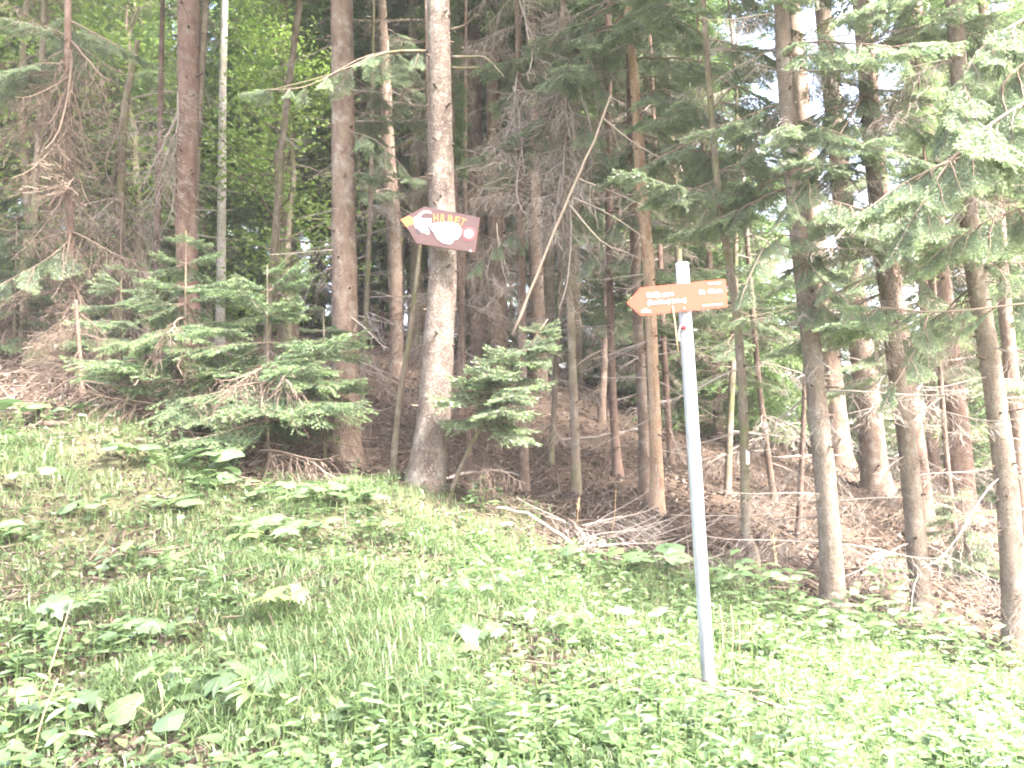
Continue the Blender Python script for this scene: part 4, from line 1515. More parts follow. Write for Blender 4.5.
slab(db, Z2([(275, 405), (300, 410), (315, 440), (295, 450), (275, 425)]), fb, -0.0046, -0.001)
slab(db, Z2([(376, 374), (392, 366), (446, 436), (438, 440)]), fb, -0.0046, -0.001)
slab(db, Z2([(410, 338), (436, 330), (440, 344), (418, 350)]), fb, -0.0046, -0.001)
slab(db, Z2([(250, 300), (262, 300), (262, 312), (250, 312)]), fb, -0.0046, -0.001)
slab(db, Z2([(276, 310), (288, 310), (288, 322), (276, 322)]), fb, -0.0046, -0.001)
db.build('goat_markings', M_DARK_P, board, origin=ctr)
lb = MB()
for ch, x, y, a_ in (('H', 447, 326, 2), ('R', 516, 328, -3), ('B', 590, 334, -6), ('E', 655, 346, -12), ('T', 706, 356, -24)):
    put_text(lb, ch, fb, 390 + x / 10.24, 190 + y / 10.24, 5.0, 7.9, R(a_), -0.003, bold=0.03)
lb.build('lettering', M_ORANGE_P, board, origin=ctr)
circ = lambda cx, cy, r_: [(cx + r_ * math.cos(k * math.pi / 14), cy + r_ * math.sin(k * math.pi / 14)) for k in range(28)]
kb = MB()
slab(kb, Z2(circ(808, 448, 70)), fb, -0.003, -0.001)
slab(kb, Z2(circ(806, 449, 46)), fb, -0.005, -0.001, 1)
kb.build('trail_blaze', [M_RED_P, M_GOAT], board, origin=ctr)
kb = MB()
slab(kb, Z2(circ(826, 624, 11)), fb, -0.003, -0.001)
kb.build('screw_cap', M_GOAT, board, origin=ctr)
# the painted white mark on the crooked trunk
pth, rd, tr_, bs = PATHS['crook']
zq = at(748, 457, 6.9)[2] - bs[2]
wb = MB()
pp = [pth(zq + k * 0.03) for k in (-2, -1, 0, 1, 2)]
V, F = tube(np.array(pp), np.array([rd(zq + k * 0.03) * 1.06 for k in (-2, -1, 0, 1, 2)]), 14)
keep = V[:, 1] < pth(zq)[1] - rd(zq) * 0.35
keep &= V[:, 0] > pth(zq)[0] - rd(zq) * 0.1
fs = [f[np.all(keep[f], axis=1)] for f in F]
wb.add(V, [f for f in fs if len(f)], 0, 0.5)
wb.build('painted_mark', M_WHITE_P, tr_, True)


# ------------------------------------------------------------------ dead wood
def stick_thing(name, label, cat, pxs, r0, r1, mat, branches=(), group=None, tone=0.6):
    P = smooth_path([at(*p) for p in pxs], 14)
    gg = np.random.default_rng(int(pxs[0][0] * 7 + pxs[0][1]))
    P[1:-1] += gg.normal(0, r0 * 0.35, (12, 3))
    t = thing(name, P[0], label, cat, group)
    b = MB()
    V, F = tube(P - P[0], np.linspace(r0, r1, len(P)), 8, 0.05, True, gg)
    b.add(V, F, 0, tone)
    b.build('stem', mat, t, True)
    for br in branches:
        Q = smooth_path([at(*p) for p in br], 10)
        b = MB()
        V, F = tube(Q - P[0], np.linspace(r1 * 0.8, 0.0025, len(Q)), 6, 0.04, True, gg)
        b.add(V, F, 0, tone + 0.15)
        # side twigs hanging from it
        A_, B_ = [], []
        for k in range(1, 9):
            dd = np.array([gg.normal(0, 0.25), gg.normal(0, 0.25), -gg.uniform(0.4, 1)])
            A_.append(Q[k] - P[0]), B_.append(Q[k] - P[0] + unit(dd) * gg.uniform(0.08, 0.32))
        V, F = prisms(A_, B_, 0.0035, 0.0015, 4)
        b.add(V, F, 0, tone + 0.1)
        b.build('side_branch', mat, t, True)
    return t


stick_thing('leaning_dead_tree', 'pale bare dead pole leaning up to the right from the bright young spruce', 'dead tree',
            [(512, 335, 7.3), (540, 268, 7.3), (568, 200, 7.25), (592, 145, 7.2), (611, 95, 7.2)], 0.0145, 0.010, PALEWOOD,
            [[(603, 118, 7.2), (630, 140, 7.1), (660, 158, 7.0), (684, 173, 7.0)], [(576, 178, 7.25), (620, 195, 7.0), (660, 215, 6.9), (692, 238, 6.8)],
             [(574, 198, 7.25), (605, 212, 7.1), (640, 235, 7.0), (678, 270, 6.9)], [(570, 205, 7.25), (600, 240, 7.0), (625, 252, 7.0), (650, 262, 6.9)]])
tt = PATHS['sign_tree'][2]
for pts in ([(452, 57, 7.0), (470, 57, 6.9), (486, 58, 6.8), (505, 78, 6.7)], [(452, 68, 7.0), (466, 68, 6.9), (480, 67, 6.8)], [(431, 51, 7.0), (385, 53, 6.8), (330, 75, 6.7), (262, 92, 6.5)],
            [(450, 30, 7.0), (465, 25, 6.9), (475, 15, 6.8)]):
    Q = smooth_path([at(*p) for p in pts], 10)
    b = MB()
    V, F = tube(Q - np.array(tt.location), np.linspace(0.014, 0.004, 10), 6, 0.05, True, _bg)
    b.add(V, F, 0, 0.5)
    b.build('dead_branch', BARK_MOSS, tt, True)

fb_lbl = [
    ('long grey fallen branch lying across the grass at the foot of the board tree', [(590, 562, 6.5), (560, 535, 6.7), (520, 512, 6.9), (470, 505, 7.0)], 0.018, PALEWOOD),
    ('short dark fallen branch pointing into the brush pile', [(585, 540, 6.7), (577, 528, 6.8), (568, 519, 6.9)], 0.017, BROWNTWIG),
    ('fallen branch leaning on the litter beside the left young spruce', [(108, 428, 7.3), (125, 402, 7.5), (138, 380, 7.7)], 0.018, PALEWOOD),
    ('bent dark branch arching over the litter behind the slender straight trunk', [(560, 440, 9.8), (600, 436, 9.6), (640, 428, 9.6)], 0.02, DEADTWIG),
    ('low fallen branch in the litter right of the board tree', [(440, 480, 8.0), (490, 470, 8.6), (530, 478, 8.6)], 0.02, DEADTWIG),
    ('bare fallen branch lying between the thick pale edge trunk and its neighbour', [(840, 590, 6.9), (870, 600, 6.9), (905, 618, 6.8)], 0.012, DEADTWIG),
    ('thin pale branch sloping down right of the weedy edge trunk', [(936, 622, 6.5), (965, 640, 6.4), (998, 662, 6.3)], 0.007, DEADTWIG),
    ('thin straw coloured stick lying in the lower left grass', [(112, 760, 2.85), (145, 735, 2.95), (175, 722, 3.05)], 0.006, PALEWOOD),
    ('dark fallen stick in the litter under the green young spruces', [(235, 470, 7.3), (290, 455, 7.6), (340, 480, 7.4)], 0.014, DEADTWIG),
    ('broken stick on the dark litter behind the steel pole', [(700, 500, 10), (740, 505, 10), (770, 500, 10)], 0.018, DEADTWIG),
]
for lbl, pts, r_, mt in fb_lbl:
    stick_thing('fallen_branch', lbl, 'branch', pts, r_, r_ * 0.5, mt, group='fallen branches')

# heap of dry brush in front of the stripped trunk
g = np.random.default_rng(31)
c0 = at(625, 540, 6.9)
c0[2] = float(ground_z(c0[0], c0[1]))
bp_ = MB()
for i in range(26):
    az = g.uniform(-0.4, 1.3) if i % 3 else g.uniform(0, 6.28)
    st = c0 + np.array([g.normal(-0.1, 0.3), g.normal(0, 0.2), 0])
    st[2] = float(ground_z(st[0], st[1])) + g.uniform(0.02, 0.12)
    pit = g.uniform(0.02, 0.6)
    d = np.array([math.cos(az) * math.cos(pit), math.sin(az) * 0.6 * math.cos(pit), math.sin(pit)])
    merge(bp_, DEAD_S[g.integers(4)] if i % 2 else DEAD_T[g.integers(4)], frame_x(d) * g.uniform(0.4, 0.75), st)
o = bp_.build('brush_heap', DEADTWIG, None, False, origin=c0, loc=c0)
tag(o, 'low heap of bare dry brushwood in front of the stripped pale trunk', 'brush heap')
bp_ = MB()
c0 = at(240, 468, 7.5)
c0[2] = float(ground_z(c0[0], c0[1]))
for i in range(30):
    az = g.uniform(0, 6.28)
    st = c0 + np.array([g.normal(0, 0.5), g.normal(0.2, 0.25), 0])
    st[2] = float(ground_z(st[0], st[1])) + g.uniform(0.05, 0.35)
    d = np.array([math.cos(az), math.sin(az) * 0.7, g.uniform(-0.3, 0.5)])
    merge(bp_, DEAD_T[g.integers(4)], frame_x(d) * g.uniform(0.4, 0.9), st)
o = bp_.build('brush_heap', BROWNTWIG, None, False, origin=c0, loc=c0)
tag(o, 'tangled brown brushwood under the green young spruces', 'brush heap')


# ------------------------------------------------------------------ ground litter, grass, herbs
def scatter(n, ylo, yhi, g, xk=0.74, power=1.0):
    """random ground points inside the view wedge (a little wider than the frame), denser nearby"""
    u = g.random(n)
    Y = ylo * (yhi / ylo) ** (u ** power)
    x = Y * g.uniform(-xk, xk, n)
    return x, Y


g = np.random.default_rng(99)
mb = MB()
x, y = scatter(60000, 2.2, 30, g)
md = meadow(x, y)
den = np.where(md > 0.5, 0.25 + 0.6 * (vnoise(x, y, 0.55, 9) > 0.5) * (x < 0.4), 1.0)
k = g.random(len(x)) < den
x, y = x[k], y[k]
pos = np.stack([x, y, ground_z(x, y) + g.uniform(0.005, 0.035, len(x))], -1)
mo_ = meadow(x, y) > 0.5
leaves_at(mb, pos, np.where(mo_, 0.042, 0.06), g, g.normal(0.5, 0.25, len(x)) + 0.06 * mo_, 0, 0.5, 0.9)
tag(mb.build('leaf_litter', LITTER), 'brown dry leaf litter lying under the trees', 'leaf litter', kind='stuff')

mb = MB()
x, y = scatter(11000, 3.5, 24, g)
k = g.random(len(x)) > meadow(x, y) * 0.9
x, y = x[k], y[k]
az = g.uniform(0, 6.28, len(x))
ln = g.uniform(0.08, 0.7, len(x))
x2, y2 = x + np.cos(az) * ln, y + np.sin(az) * ln
p0 = np.stack([x, y, ground_z(x, y) + 0.02], -1)
p1 = np.stack([x2, y2, ground_z(x2, y2) + g.uniform(0.01, 0.12, len(x))], -1)
V, F = prisms(p0, p1, g.uniform(0.003, 0.009, len(x)), 0.002, 4)
mb.add(V, F, 0, np.repeat(g.random(len(x)), 8))
tag(mb.build('twig_litter', BROWNTWIG), 'small fallen twigs strewn over the forest floor', 'twigs', kind='stuff')


def blades(mbuf, x, y, hgt, wid, g, tone):
    N = len(x)
    p = np.stack([x, y, ground_z(x, y) - 0.01], -1)
    az = g.uniform(0, 6.283, N)
    b_ = np.stack([np.cos(az), np.sin(az), np.zeros(N)], -1)
    s = np.stack([-np.sin(az), np.cos(az), np.zeros(N)], -1)
    bend = g.uniform(0.35, 1.6, N)[:, None]
    h = hgt[:, None]
    up = np.array([0, 0, 1.0])
    a1 = p + up * h * 0.45 + b_ * h * 0.12 * bend
    a2 = p + up * h * (0.82 - 0.12 * bend) + b_ * h * 0.42 * bend
    a3 = p + up * h * (1.0 - 0.38 * bend) + b_ * h * 0.85 * bend
    w = wid[:, None] * s
    V = np.stack([p - w, p + w, a1 - w, a1 + w, a2 - w * 0.7, a2 + w * 0.7, a3], 1).reshape(-1, 3)
    k = np.arange(N)[:, None] * 7
    mbuf.add(V, [np.concatenate([k + np.array([[0, 1, 3, 2]]), k + np.array([[2, 3, 5, 4]])]), k + np.array([[4, 5, 6]])], 0, np.repeat(np.clip(tone, 0, 1), 7))


mb = MB()
x, y = scatter(300000, 2.2, 8.2, g)
cl = vnoise(x, y, 0.45, 3) * 0.6 + vnoise(x, y, 0.16, 4) * 0.4
k = (g.random(len(x)) < meadow(x, y) * np.clip((cl - 0.3) * 3.0, 0.12, 1) * np.where((vnoise(x, y, 0.55, 9) > 0.55) & (x < 0.4), 0.35, 1))
x, y, cl = x[k], y[k], cl[k]
hg = (0.06 + 0.24 * np.clip(cl, 0, 1) ** 1.7) * g.uniform(0.5, 1.25, len(x)) * np.where(x > 0.5, 0.9, 1) * np.where((np.abs(x - 1.02) < 0.22) & (y < 4.3) & (y > 3.7), 0.4, 1) * (0.75 + 0.75 * np.exp(-((x + 0.6) / 0.6) ** 2 - ((y - 3.3) / 0.8) ** 2))
blades(mb, x, y, hg, g.uniform(0.0013, 0.0034, len(x)), g, g.normal(0.5, 0.22, len(x)) + 0.2 * (cl - 0.5) + (g.random(len(x)) < 0.05) * 0.6)
tag(mb.build('grass', GRASS), 'long green grass growing in tufts on the bank', 'grass', kind='stuff')

# herb layer: little plants of 5 to 10 leaves
mb = MB()
x, y = scatter(20000, 2.3, 8.6, g)
hn = vnoise(x, y, 0.6, 12)
k = g.random(len(x)) < meadow(x, y) * np.clip(np.where(x > 0.0, 0.2, 0.0) + 1.4 * (hn - 0.3), 0.08, 1)
x, y = x[k], y[k]
N = len(x)
hz = g.uniform(0.03, 0.15, N) * (1 + 0.35 * (x > 0.3)) * np.where((np.abs(x - 1.02) < 0.22) & (y < 4.3) & (y > 3.7), 0.35, 1)
z0 = ground_z(x, y)
nl = g.integers(4, 10, N)
ix = np.repeat(np.arange(N), nl)
az = g.uniform(0, 6.283, len(ix))
rr = g.uniform(0.01, 0.07, len(ix))
pos = np.stack([x[ix] + np.cos(az) * rr, y[ix] + np.sin(az) * rr, z0[ix] + hz[ix] * g.uniform(0.35, 1.0, len(ix))], -1)
tn = np.clip(g.normal(0.45, 0.2, N)[ix] + g.normal(0, 0.08, len(ix)), 0, 1)
d = np.stack([np.cos(az), np.sin(az), g.uniform(-0.35, 0.3, len(ix))], -1)
d = unit(d)
s = unit(np.cross(d, np.array([0, 0, 1.0]) + g.normal(0, 0.25, (len(ix), 3))))
nn = np.cross(s, d)
sz = ((0.012 + 0.055 * g.random(N) ** 1.8)[ix] * g.uniform(0.7, 1.2, len(ix)))[:, None]
V = np.stack([pos, pos + d * sz * 0.35 + s * sz * 0.34 + nn * sz * 0.06, pos + d * sz * 0.75 + s * sz * 0.2 + nn * sz * 0.02, pos + d * sz,
              pos + d * sz * 0.75 - s * sz * 0.2 + nn * sz * 0.02, pos + d * sz * 0.35 - s * sz * 0.34 + nn * sz * 0.06, pos + d * sz * 0.5 - nn * sz * 0.05], 1).reshape(-1, 3)
kk = np.arange(len(ix))[:, None] * 7
F = np.concatenate([kk + np.array([[a_, (a_ + 1) % 6, 6]]) for a_ in range(6)])
mb.add(V, F, 0, np.repeat(tn, 7))
A_ = np.stack([x, y, z0 - 0.01], -1)
B_ = np.stack([x + g.normal(0, 0.015, N), y + g.normal(0, 0.015, N), z0 + hz], -1)
V, F = prisms(A_, B_, 0.0018, 0.001)
mb.add(V, F, 1, 0.5)
tag(mb.build('ground_herbs', [HERB, STALK]), 'low leafy herbs covering the bank between the grass', 'ground cover', kind='stuff')


# taller leafy stems
mb = MB()
x, y = scatter(1500, 2.4, 7.6, g)
e_ = np.interp(x, edge_w[:, 0], edge_w[:, 1])
k = (g.random(len(x)) < meadow(x, y) * np.clip(0.12 + 0.5 * (x > -0.4) + 0.9 * (vnoise(x, y, 0.6, 44) - 0.5) + 0.5 * np.exp(-((e_ - y) / 0.6) ** 2) * (x > 0.6), 0, 1)) & ~((np.abs(x - 1.02) < 0.3) & (y < 4.4) & (y > 3.3))
x, y = x[k], y[k]
N = len(x)
hz = g.uniform(0.12, 0.3, N)
lx, ly = g.normal(0, 0.12, N), g.normal(0, 0.12, N)
nl = g.integers(7, 15, N)
ix = np.repeat(np.arange(N), nl)
M_ = len(ix)
fr = g.uniform(0.25, 1.0, M_)
z0 = ground_z(x, y)
az = g.uniform(0, 6.283, M_)
pos = np.stack([x[ix] + lx[ix] * hz[ix] * fr, y[ix] + ly[ix] * hz[ix] * fr, z0[ix] + hz[ix] * fr], -1)
d = unit(np.stack([np.cos(az), np.sin(az), g.uniform(-0.3, 0.5, M_)], -1))
s = unit(np.cross(d, np.array([0, 0, 1.0]) + g.normal(0, 0.2, (M_, 3))))
nn = np.cross(s, d)
sz = (g.uniform(0.045, 0.115, N)[ix] * (1.15 - 0.6 * fr) * g.uniform(0.8, 1.2, M_))[:, None]
OUTL = [(0.0, 0.0, 0), (0.15, 0.12, .02), (0.4, 0.19, .05), (0.7, 0.12, .03), (1.0, 0.0, -0.1), (0.7, -0.12, .03), (0.4, -0.19, .05), (0.15, -0.12, .02)]
V = np.stack([pos + d * sz * a_ + s * sz * b_ + nn * sz * c_ for a_, b_, c_ in OUTL] + [pos + d * sz * 0.45 - nn * sz * 0.03], 1).reshape(-1, 3)
nO = len(OUTL)
kk = np.arange(M_)[:, None] * (nO + 1)
F = np.concatenate([kk + np.array([[a_, (a_ + 1) % nO, nO]]) for a_ in range(nO)])
mb.add(V, F, 0, np.repeat(np.clip(g.normal(0.55, 0.22, N)[ix] + g.normal(0, 0.08, M_), 0, 1), nO + 1))
V, F = prisms(np.stack([x, y, z0 - 0.01], -1), np.stack([x + lx * hz, y + ly * hz, z0 + hz], -1), 0.0026, 0.0012)
mb.add(V, F, 1, 0.5)
tag(mb.build('leafy_herbs', [HERB, STALK]), 'taller leafy herb stems crowding the right half of the bank', 'ground cover', kind='stuff')

# broader rounded leaves between them
mb = MB()
x, y = scatter(1500, 2.3, 8.4, g)
k = g.random(len(x)) < meadow(x, y) * np.clip(1.3 * (vnoise(x, y, 0.5, 31) - 0.4) + 0.3 * (x > 0.2), 0.04, 1)
x, y = x[k], y[k]
N = len(x)
nl = g.integers(2, 6, N)
ix = np.repeat(np.arange(N), nl)
M_ = len(ix)
az = g.uniform(0, 6.283, M_)
rr = g.uniform(0.02, 0.09, M_)
hz = g.uniform(0.05, 0.16, N)[ix] * g.uniform(0.6, 1.1, M_)
z0 = ground_z(x, y)[ix]
pos = np.stack([x[ix] + np.cos(az) * rr, y[ix] + np.sin(az) * rr, z0 + hz], -1)
d = unit(np.stack([np.cos(az), np.sin(az), g.uniform(-0.5, 0.15, M_)], -1))
s = unit(np.cross(d, np.array([0, 0, 1.0]) + g.normal(0, 0.2, (M_, 3))))
nn = np.cross(s, d)
sz = (g.uniform(0.035, 0.08, N)[ix] * g.uniform(0.75, 1.15, M_))[:, None]
OUTL = [(0.02, 0.0, 0), (-0.03, 0.18, .02), (0.1, 0.36, .05), (0.34, 0.42, .06), (0.6, 0.34, .04), (0.82, 0.17, 0.0), (1.0, 0.0, -0.08)]
OUTL = OUTL + [(a_, -b_, c_) for a_, b_, c_ in OUTL[-2:0:-1]]
V = np.stack([pos + d * sz * a_ + s * sz * b_ + nn * sz * c_ for a_, b_, c_ in OUTL] + [pos + d * sz * 0.4 - nn * sz * 0.04], 1).reshape(-1, 3)
nO = len(OUTL)
kk = np.arange(M_)[:, None] * (nO + 1)
F = np.concatenate([kk + np.array([[a_, (a_ + 1) % nO, nO]]) for a_ in range(nO)])
mb.add(V, F, 0, np.repeat(np.clip(g.normal(0.5, 0.18, N)[ix] + g.normal(0, 0.08, M_), 0, 1), nO + 1))
A_ = np.stack([x[ix], y[ix], z0 - 0.01], -1)
V, F = prisms(A_, pos, 0.0016, 0.001)
mb.add(V, F, 1, 0.5)
tag(mb.build('broad_ground_herbs', [HERB, STALK]), 'broader rounded leaves of low herbs among the grass of the bank', 'ground cover', kind='stuff')


# ------------------------------------------------------------------ countable plants
def blade_leaf(buf, outline, base, d, up, size, mi, tone, g, cup=0.32):
    """leaf from a 2-D outline (x along, y across), fanned round its middle"""
    d = unit(d)
    s = unit(np.cross(d, up))
    nn = np.cross(s, d)
    o = np.asarray(outline) * size
    c_ = o.mean(0)
    z = -cup * size * ((o[:, 0] / size - 0.4) ** 2 + 1.3 * (o[:, 1] / size) ** 2) + g.normal(0, 0.012 * size, len(o))
    V = base + o[:, :1] * d + o[:, 1:2] * s + z[:, None] * nn
    C = base + c_[0] * d + c_[1] * s + nn * 0.02 * size
    n = len(o)
    V = np.vstack([V, C])
    F = np.array([[i, (i + 1) % n, n] for i in range(n)])
    buf.add(V, F, mi, np.clip(tone + g.normal(0, 0.05, n + 1), 0, 1))


MAPLE = [(0.0, 0.03), (0.05, 0.3), (0.16, 0.26), (0.12, 0.55), (0.3, 0.38), (0.4, 0.62), (0.52, 0.4), (0.62, 0.42), (0.58, 0.2), (0.76, 0.24), (0.8, 0.1), (1.0, 0.0)]
MAPLE = MAPLE + [(x_, -y_) for x_, y_ in MAPLE[-2::-1]]
HEART = [(0.05, 0.0), (-0.05, 0.2), (0.08, 0.42), (0.3, 0.5), (0.55, 0.42), (0.8, 0.22), (1.0, 0.0)]
HEART = HEART + [(x_, -y_) for x_, y_ in HEART[-2:0:-1]]
LANCE = [(0.0, 0.0), (0.1, 0.1), (0.2, 0.13), (0.24, 0.16), (0.4, 0.17), (0.46, 0.18), (0.6, 0.14), (0.68, 0.14), (0.85, 0.06), (1.0, 0.0)]
LANCE = LANCE + [(x_, -y_) for x_, y_ in LANCE[-2:0:-1]]


def plant(name, label, cat, group, px, py, Y, leaves, outline, size, H, g, tone=0.5, spread=0.2, mat=BROAD, tiers=1, upt=0.1):
    base = at(px, py, Y)
    base[2] = float(ground_z(base[0], base[1])) 
    t = thing(name, base, label, cat, group)
    fo, st = MB(), MB()
    A_, B_ = [], []
    az0 = g.uniform(0, 6.28)
    top = np.array([g.normal(0, 0.03), g.normal(0, 0.03), H])
    A_.append(np.array([0, 0, -0.03])), B_.append(top)
    for i in range(leaves):
        tier = (i % tiers + 1) / tiers
        az = az0 + i * 6.283 / leaves * 1.02 + (i % tiers) * 1.3 + g.normal(0, 0.25)
        d = np.array([math.cos(az), math.sin(az), upt + g.normal(0, 0.12)])
        p0 = top * tier
        p1 = p0 + unit(d + np.array([0, 0, 0.4])) * spread * g.uniform(0.6, 1.1) * (1.25 - 0.4 * tier)
        A_.append(p0), B_.append(p1)
        upv = unit(np.array([g.normal(0, 0.35), -0.25 + g.normal(0, 0.35), 1.0]))
        blade_leaf(fo, outline, p1, d - np.array([0, 0, 0.15]), upv, size * g.uniform(0.7, 1.15), 0, tone + g.normal(0, 0.12), g)
    V, F = prisms(A_, B_, 0.0035, 0.002, 4)
    st.add(V, F, 0, 0.5)
    st.build('stem', STALK, t)
    fo.build('leaves', mat, t)
    return t


g = np.random.default_rng(7)
GM = 'maple seedlings on the bank'
for px, py, Y, n_, sz, H, tn, lbl in [
        (68, 730, 3.0, 4, 0.17, 0.10, 0.55, 'maple seedling with large pale lobed leaves in the lower left grass'),
        (55, 715, 3.05, 2, 0.12, 0.10, 0.95, 'yellowish maple seedling half under the large pale lobed leaves'),
        (245, 725, 3.1, 4, 0.16, 0.13, 0.5, 'maple seedling with wide pale leaves above the long grass at lower left'),
        (190, 720, 3.15, 4, 0.13, 0.12, 0.5, 'maple seedling left of the wide pale leaved one'),
        (290, 650, 4.0, 5, 0.15, 0.16, 0.95, 'yellow green maple seedling standing up from mid left grass'),
        (80, 630, 3.9, 4, 0.15, 0.11, 0.5, 'maple seedling beside the dry straw stalk at left'),
        (140, 655, 3.7, 4, 0.13, 0.09, 0.45, 'dull green maple seedling in the leaf litter at left'),
        (20, 745, 2.9, 4, 0.11, 0.10, 0.6, 'maple seedling at the lower left corner'),
        (270, 555, 5.3, 4, 0.17, 0.10, 0.55, 'flat pale maple seedling on the slope under the board tree'),
        (240, 575, 5.0, 3, 0.13, 0.10, 0.75, 'small yellowish maple seedling left of the flat pale one'),
        (385, 560, 5.6, 4, 0.15, 0.12, 0.5, 'maple seedling right of the grassy slope under the board tree'),
        (475, 680, 4.0, 5, 0.11, 0.10, 0.45, 'upright maple seedling in the mid foreground grass'),
        (440, 705, 3.8, 4, 0.11, 0.10, 0.4, 'maple seedling left of the upright one in the mid foreground')]:
    plant('maple_seedling', lbl, 'plant', GM, px, py, Y, n_, MAPLE, sz, H, g, tn, 0.07)
GB = 'big leaved weeds on the bank'
for px, py, Y, n_, sz, H, lbl in [
        (195, 500, 6.6, 6, 0.24, 0.16, 'big leaved weed at the litter edge left of the board tree'),
        (172, 482, 6.8, 4, 0.18, 0.10, 'big leaved weed just behind the largest one at left'),
        (222, 508, 6.5, 4, 0.18, 0.08, 'low big leaved weed right of the largest one at left'),
        (25, 440, 7.0, 6, 0.22, 0.16, 'big leaved weed at the left forest edge'),
        (68, 430, 7.0, 3, 0.18, 0.08, 'single leaved low weed beside the mossy sapling'),
        (355, 545, 6.1, 5, 0.18, 0.10, 'big leaved weed on the slope below the brown trunk'),
        (600, 575, 6.3, 5, 0.16, 0.12, 'big leaved weed in front of the brush heap'),
        (650, 568, 6.3, 4, 0.22, 0.12, 'long leaved weed at the right end of the brush heap'),
        (560, 568, 6.2, 5, 0.17, 0.10, 'big leaved weed left of the brush heap front'),
        (160, 750, 2.9, 3, 0.13, 0.08, 'oval leaved weed at the bottom of the grass')]:
    plant('broad_leaved_weed', lbl, 'plant', GB, px, py, Y, n_, HEART, sz, H, g, 0.45, 0.14)
gw = np.random.default_rng(23)
for i in range(16):
    Y_ = gw.uniform(5.0, 6.9)
    plant('broad_leaved_weed', 'big leaved weed among many scattered over the upper left of the bank', 'plant', 'scattered big leaved weeds', gw.uniform(0, 420), 500, Y_, int(gw.integers(3, 7)), HEART, gw.uniform(0.10, 0.19), gw.uniform(0.06, 0.14), g, gw.uniform(0.3, 0.6), 0.12)
for i in range(14):
    Y_ = gw.uniform(2.9, 5.5)
    plant('maple_seedling', 'small maple seedling among many scattered over the grassy bank', 'plant', 'scattered maple seedlings', gw.uniform(0, 620), 600, Y_, int(gw.integers(3, 6)), MAPLE, gw.uniform(0.08, 0.13), gw.uniform(0.06, 0.14), g, gw.uniform(0.3, 0.7), 0.06)
GT = 'tall weeds along the sunny edge'
tall = [(885, 640, 6.2, 14, 0.55, 'tall leafy weed with a white flower head between two edge trunks'),
        (862, 635, 6.0, 12, 0.35, 'leafy weed left of the white flowered one'),
        (915, 648, 6.0, 12, 0.32, 'leafy weed at the foot of the weedy edge trunk'),
        (800, 615, 6.2, 10, 0.30, 'leafy weed left of the thick pale edge trunk'),
        (770, 600, 6.3, 10, 0.30, 'leafy weed at the crooked slender trunk'),
        (735, 590, 6.4, 8, 0.3, 'leafy weed right behind the steel pole'),
        (960, 665, 5.8, 10, 0.3, 'leafy weed between the last two edge trunks'),
        (990, 668, 5.8, 10, 0.36, 'leafy weed below the outermost edge trunk'),
        (830, 650, 5.4, 10, 0.26, 'leafy weed in the sun below the thick pale edge trunk'),
        (760, 650, 4.9, 10, 0.24, 'leafy weed in the sun right of the pole'),
        (900, 700, 4.9, 10, 0.22, 'leafy weed in the brightest patch of the bank'),
        (650, 650, 4.8, 10, 0.22, 'leafy weed in the sun left of the pole'),
        (975, 730, 4.2, 10, 0.22, 'leafy weed at the lower right corner of the bank'),
        (480, 500, 6.9, 8, 0.28, 'grassy weed at the foot of the board tree')]
gw = np.random.default_rng(15)
for px in (700, 725, 755, 785, 812, 845, 868, 895, 930, 948, 970, 1000):
    tall.append((px + gw.uniform(-8, 8), 640, float(np.interp((px - 512) / F_PX * 6.2, edge_w[:, 0], edge_w[:, 1])) - gw.uniform(0.05, 0.5), 12, gw.uniform(0.2, 0.42), 'leafy weed in the row along the sunny forest edge'))
for px, py, Y, n_, H, lbl in tall:
    t = plant('tall_weed', lbl, 'plant', GT, px, py, Y, n_, LANCE, 0.17, H, g, 0.5, 0.05, HERB, tiers=5, upt=0.25)
    if 'white flower head' in lbl:
        fl = MB()
        leaves_at(fl, np.array([0, 0, H + 0.03]) + g.normal(0, 0.022, (60, 3)), 0.03, g, np.full(60, 0.6), 0, 0.7)
        fl.build('flower_head', PETAL, t)

GF = 'white umbel flowers on the bank'
for px, py, Y, r_, lbl in [(507, 545, 6.6, 0.055, 'white umbel flower near the board tree foot, largest of the white flowers'),
                           (96, 420, 7.2, 0.025, 'small white flower in the litter beside the mossy sapling'),
                           (110, 432, 7.1, 0.03, 'small white flower at the end of the fallen branch at left'),
                           (82, 444, 7.0, 0.022, 'tiny white flower above the big leaved weeds at left'),
                           (4, 425, 7.0, 0.03, 'small white flower at the left edge of the picture')]:
    bs = at(px, py, Y)
    bs[2] = float(ground_z(bs[0], bs[1]))
    t = thing('white_flower', bs, lbl, 'flower', GF)
    H = max(0.06, at(px, py - 13, Y)[2] - bs[2])
    st, fl = MB(), MB()
    V, F = prisms([[0, 0, -0.02]], [[0, 0, H]], 0.003, 0.002, 4)
    st.add(V, F, 0, 0.5)
    n_ = 90
    q, w = g.uniform(0, 6.28, n_), np.sqrt(g.random(n_)) * r_
    P = np.stack([np.cos(q) * w, np.sin(q) * w, H + 0.01 - w * 0.2 + g.normal(0, 0.004, n_)], -1)
    V, F = prisms(np.tile([[0, 0, H - 0.03]], (12, 1)), P[:12], 0.0012, 0.001)
    st.add(V, F, 0, 0.5)
    leaves_at(fl, P, 0.022, g, g.random(n_), 0, 0.8)
    st.build('stem', STALK, t)
    fl.build('flower_head', PETAL, t)

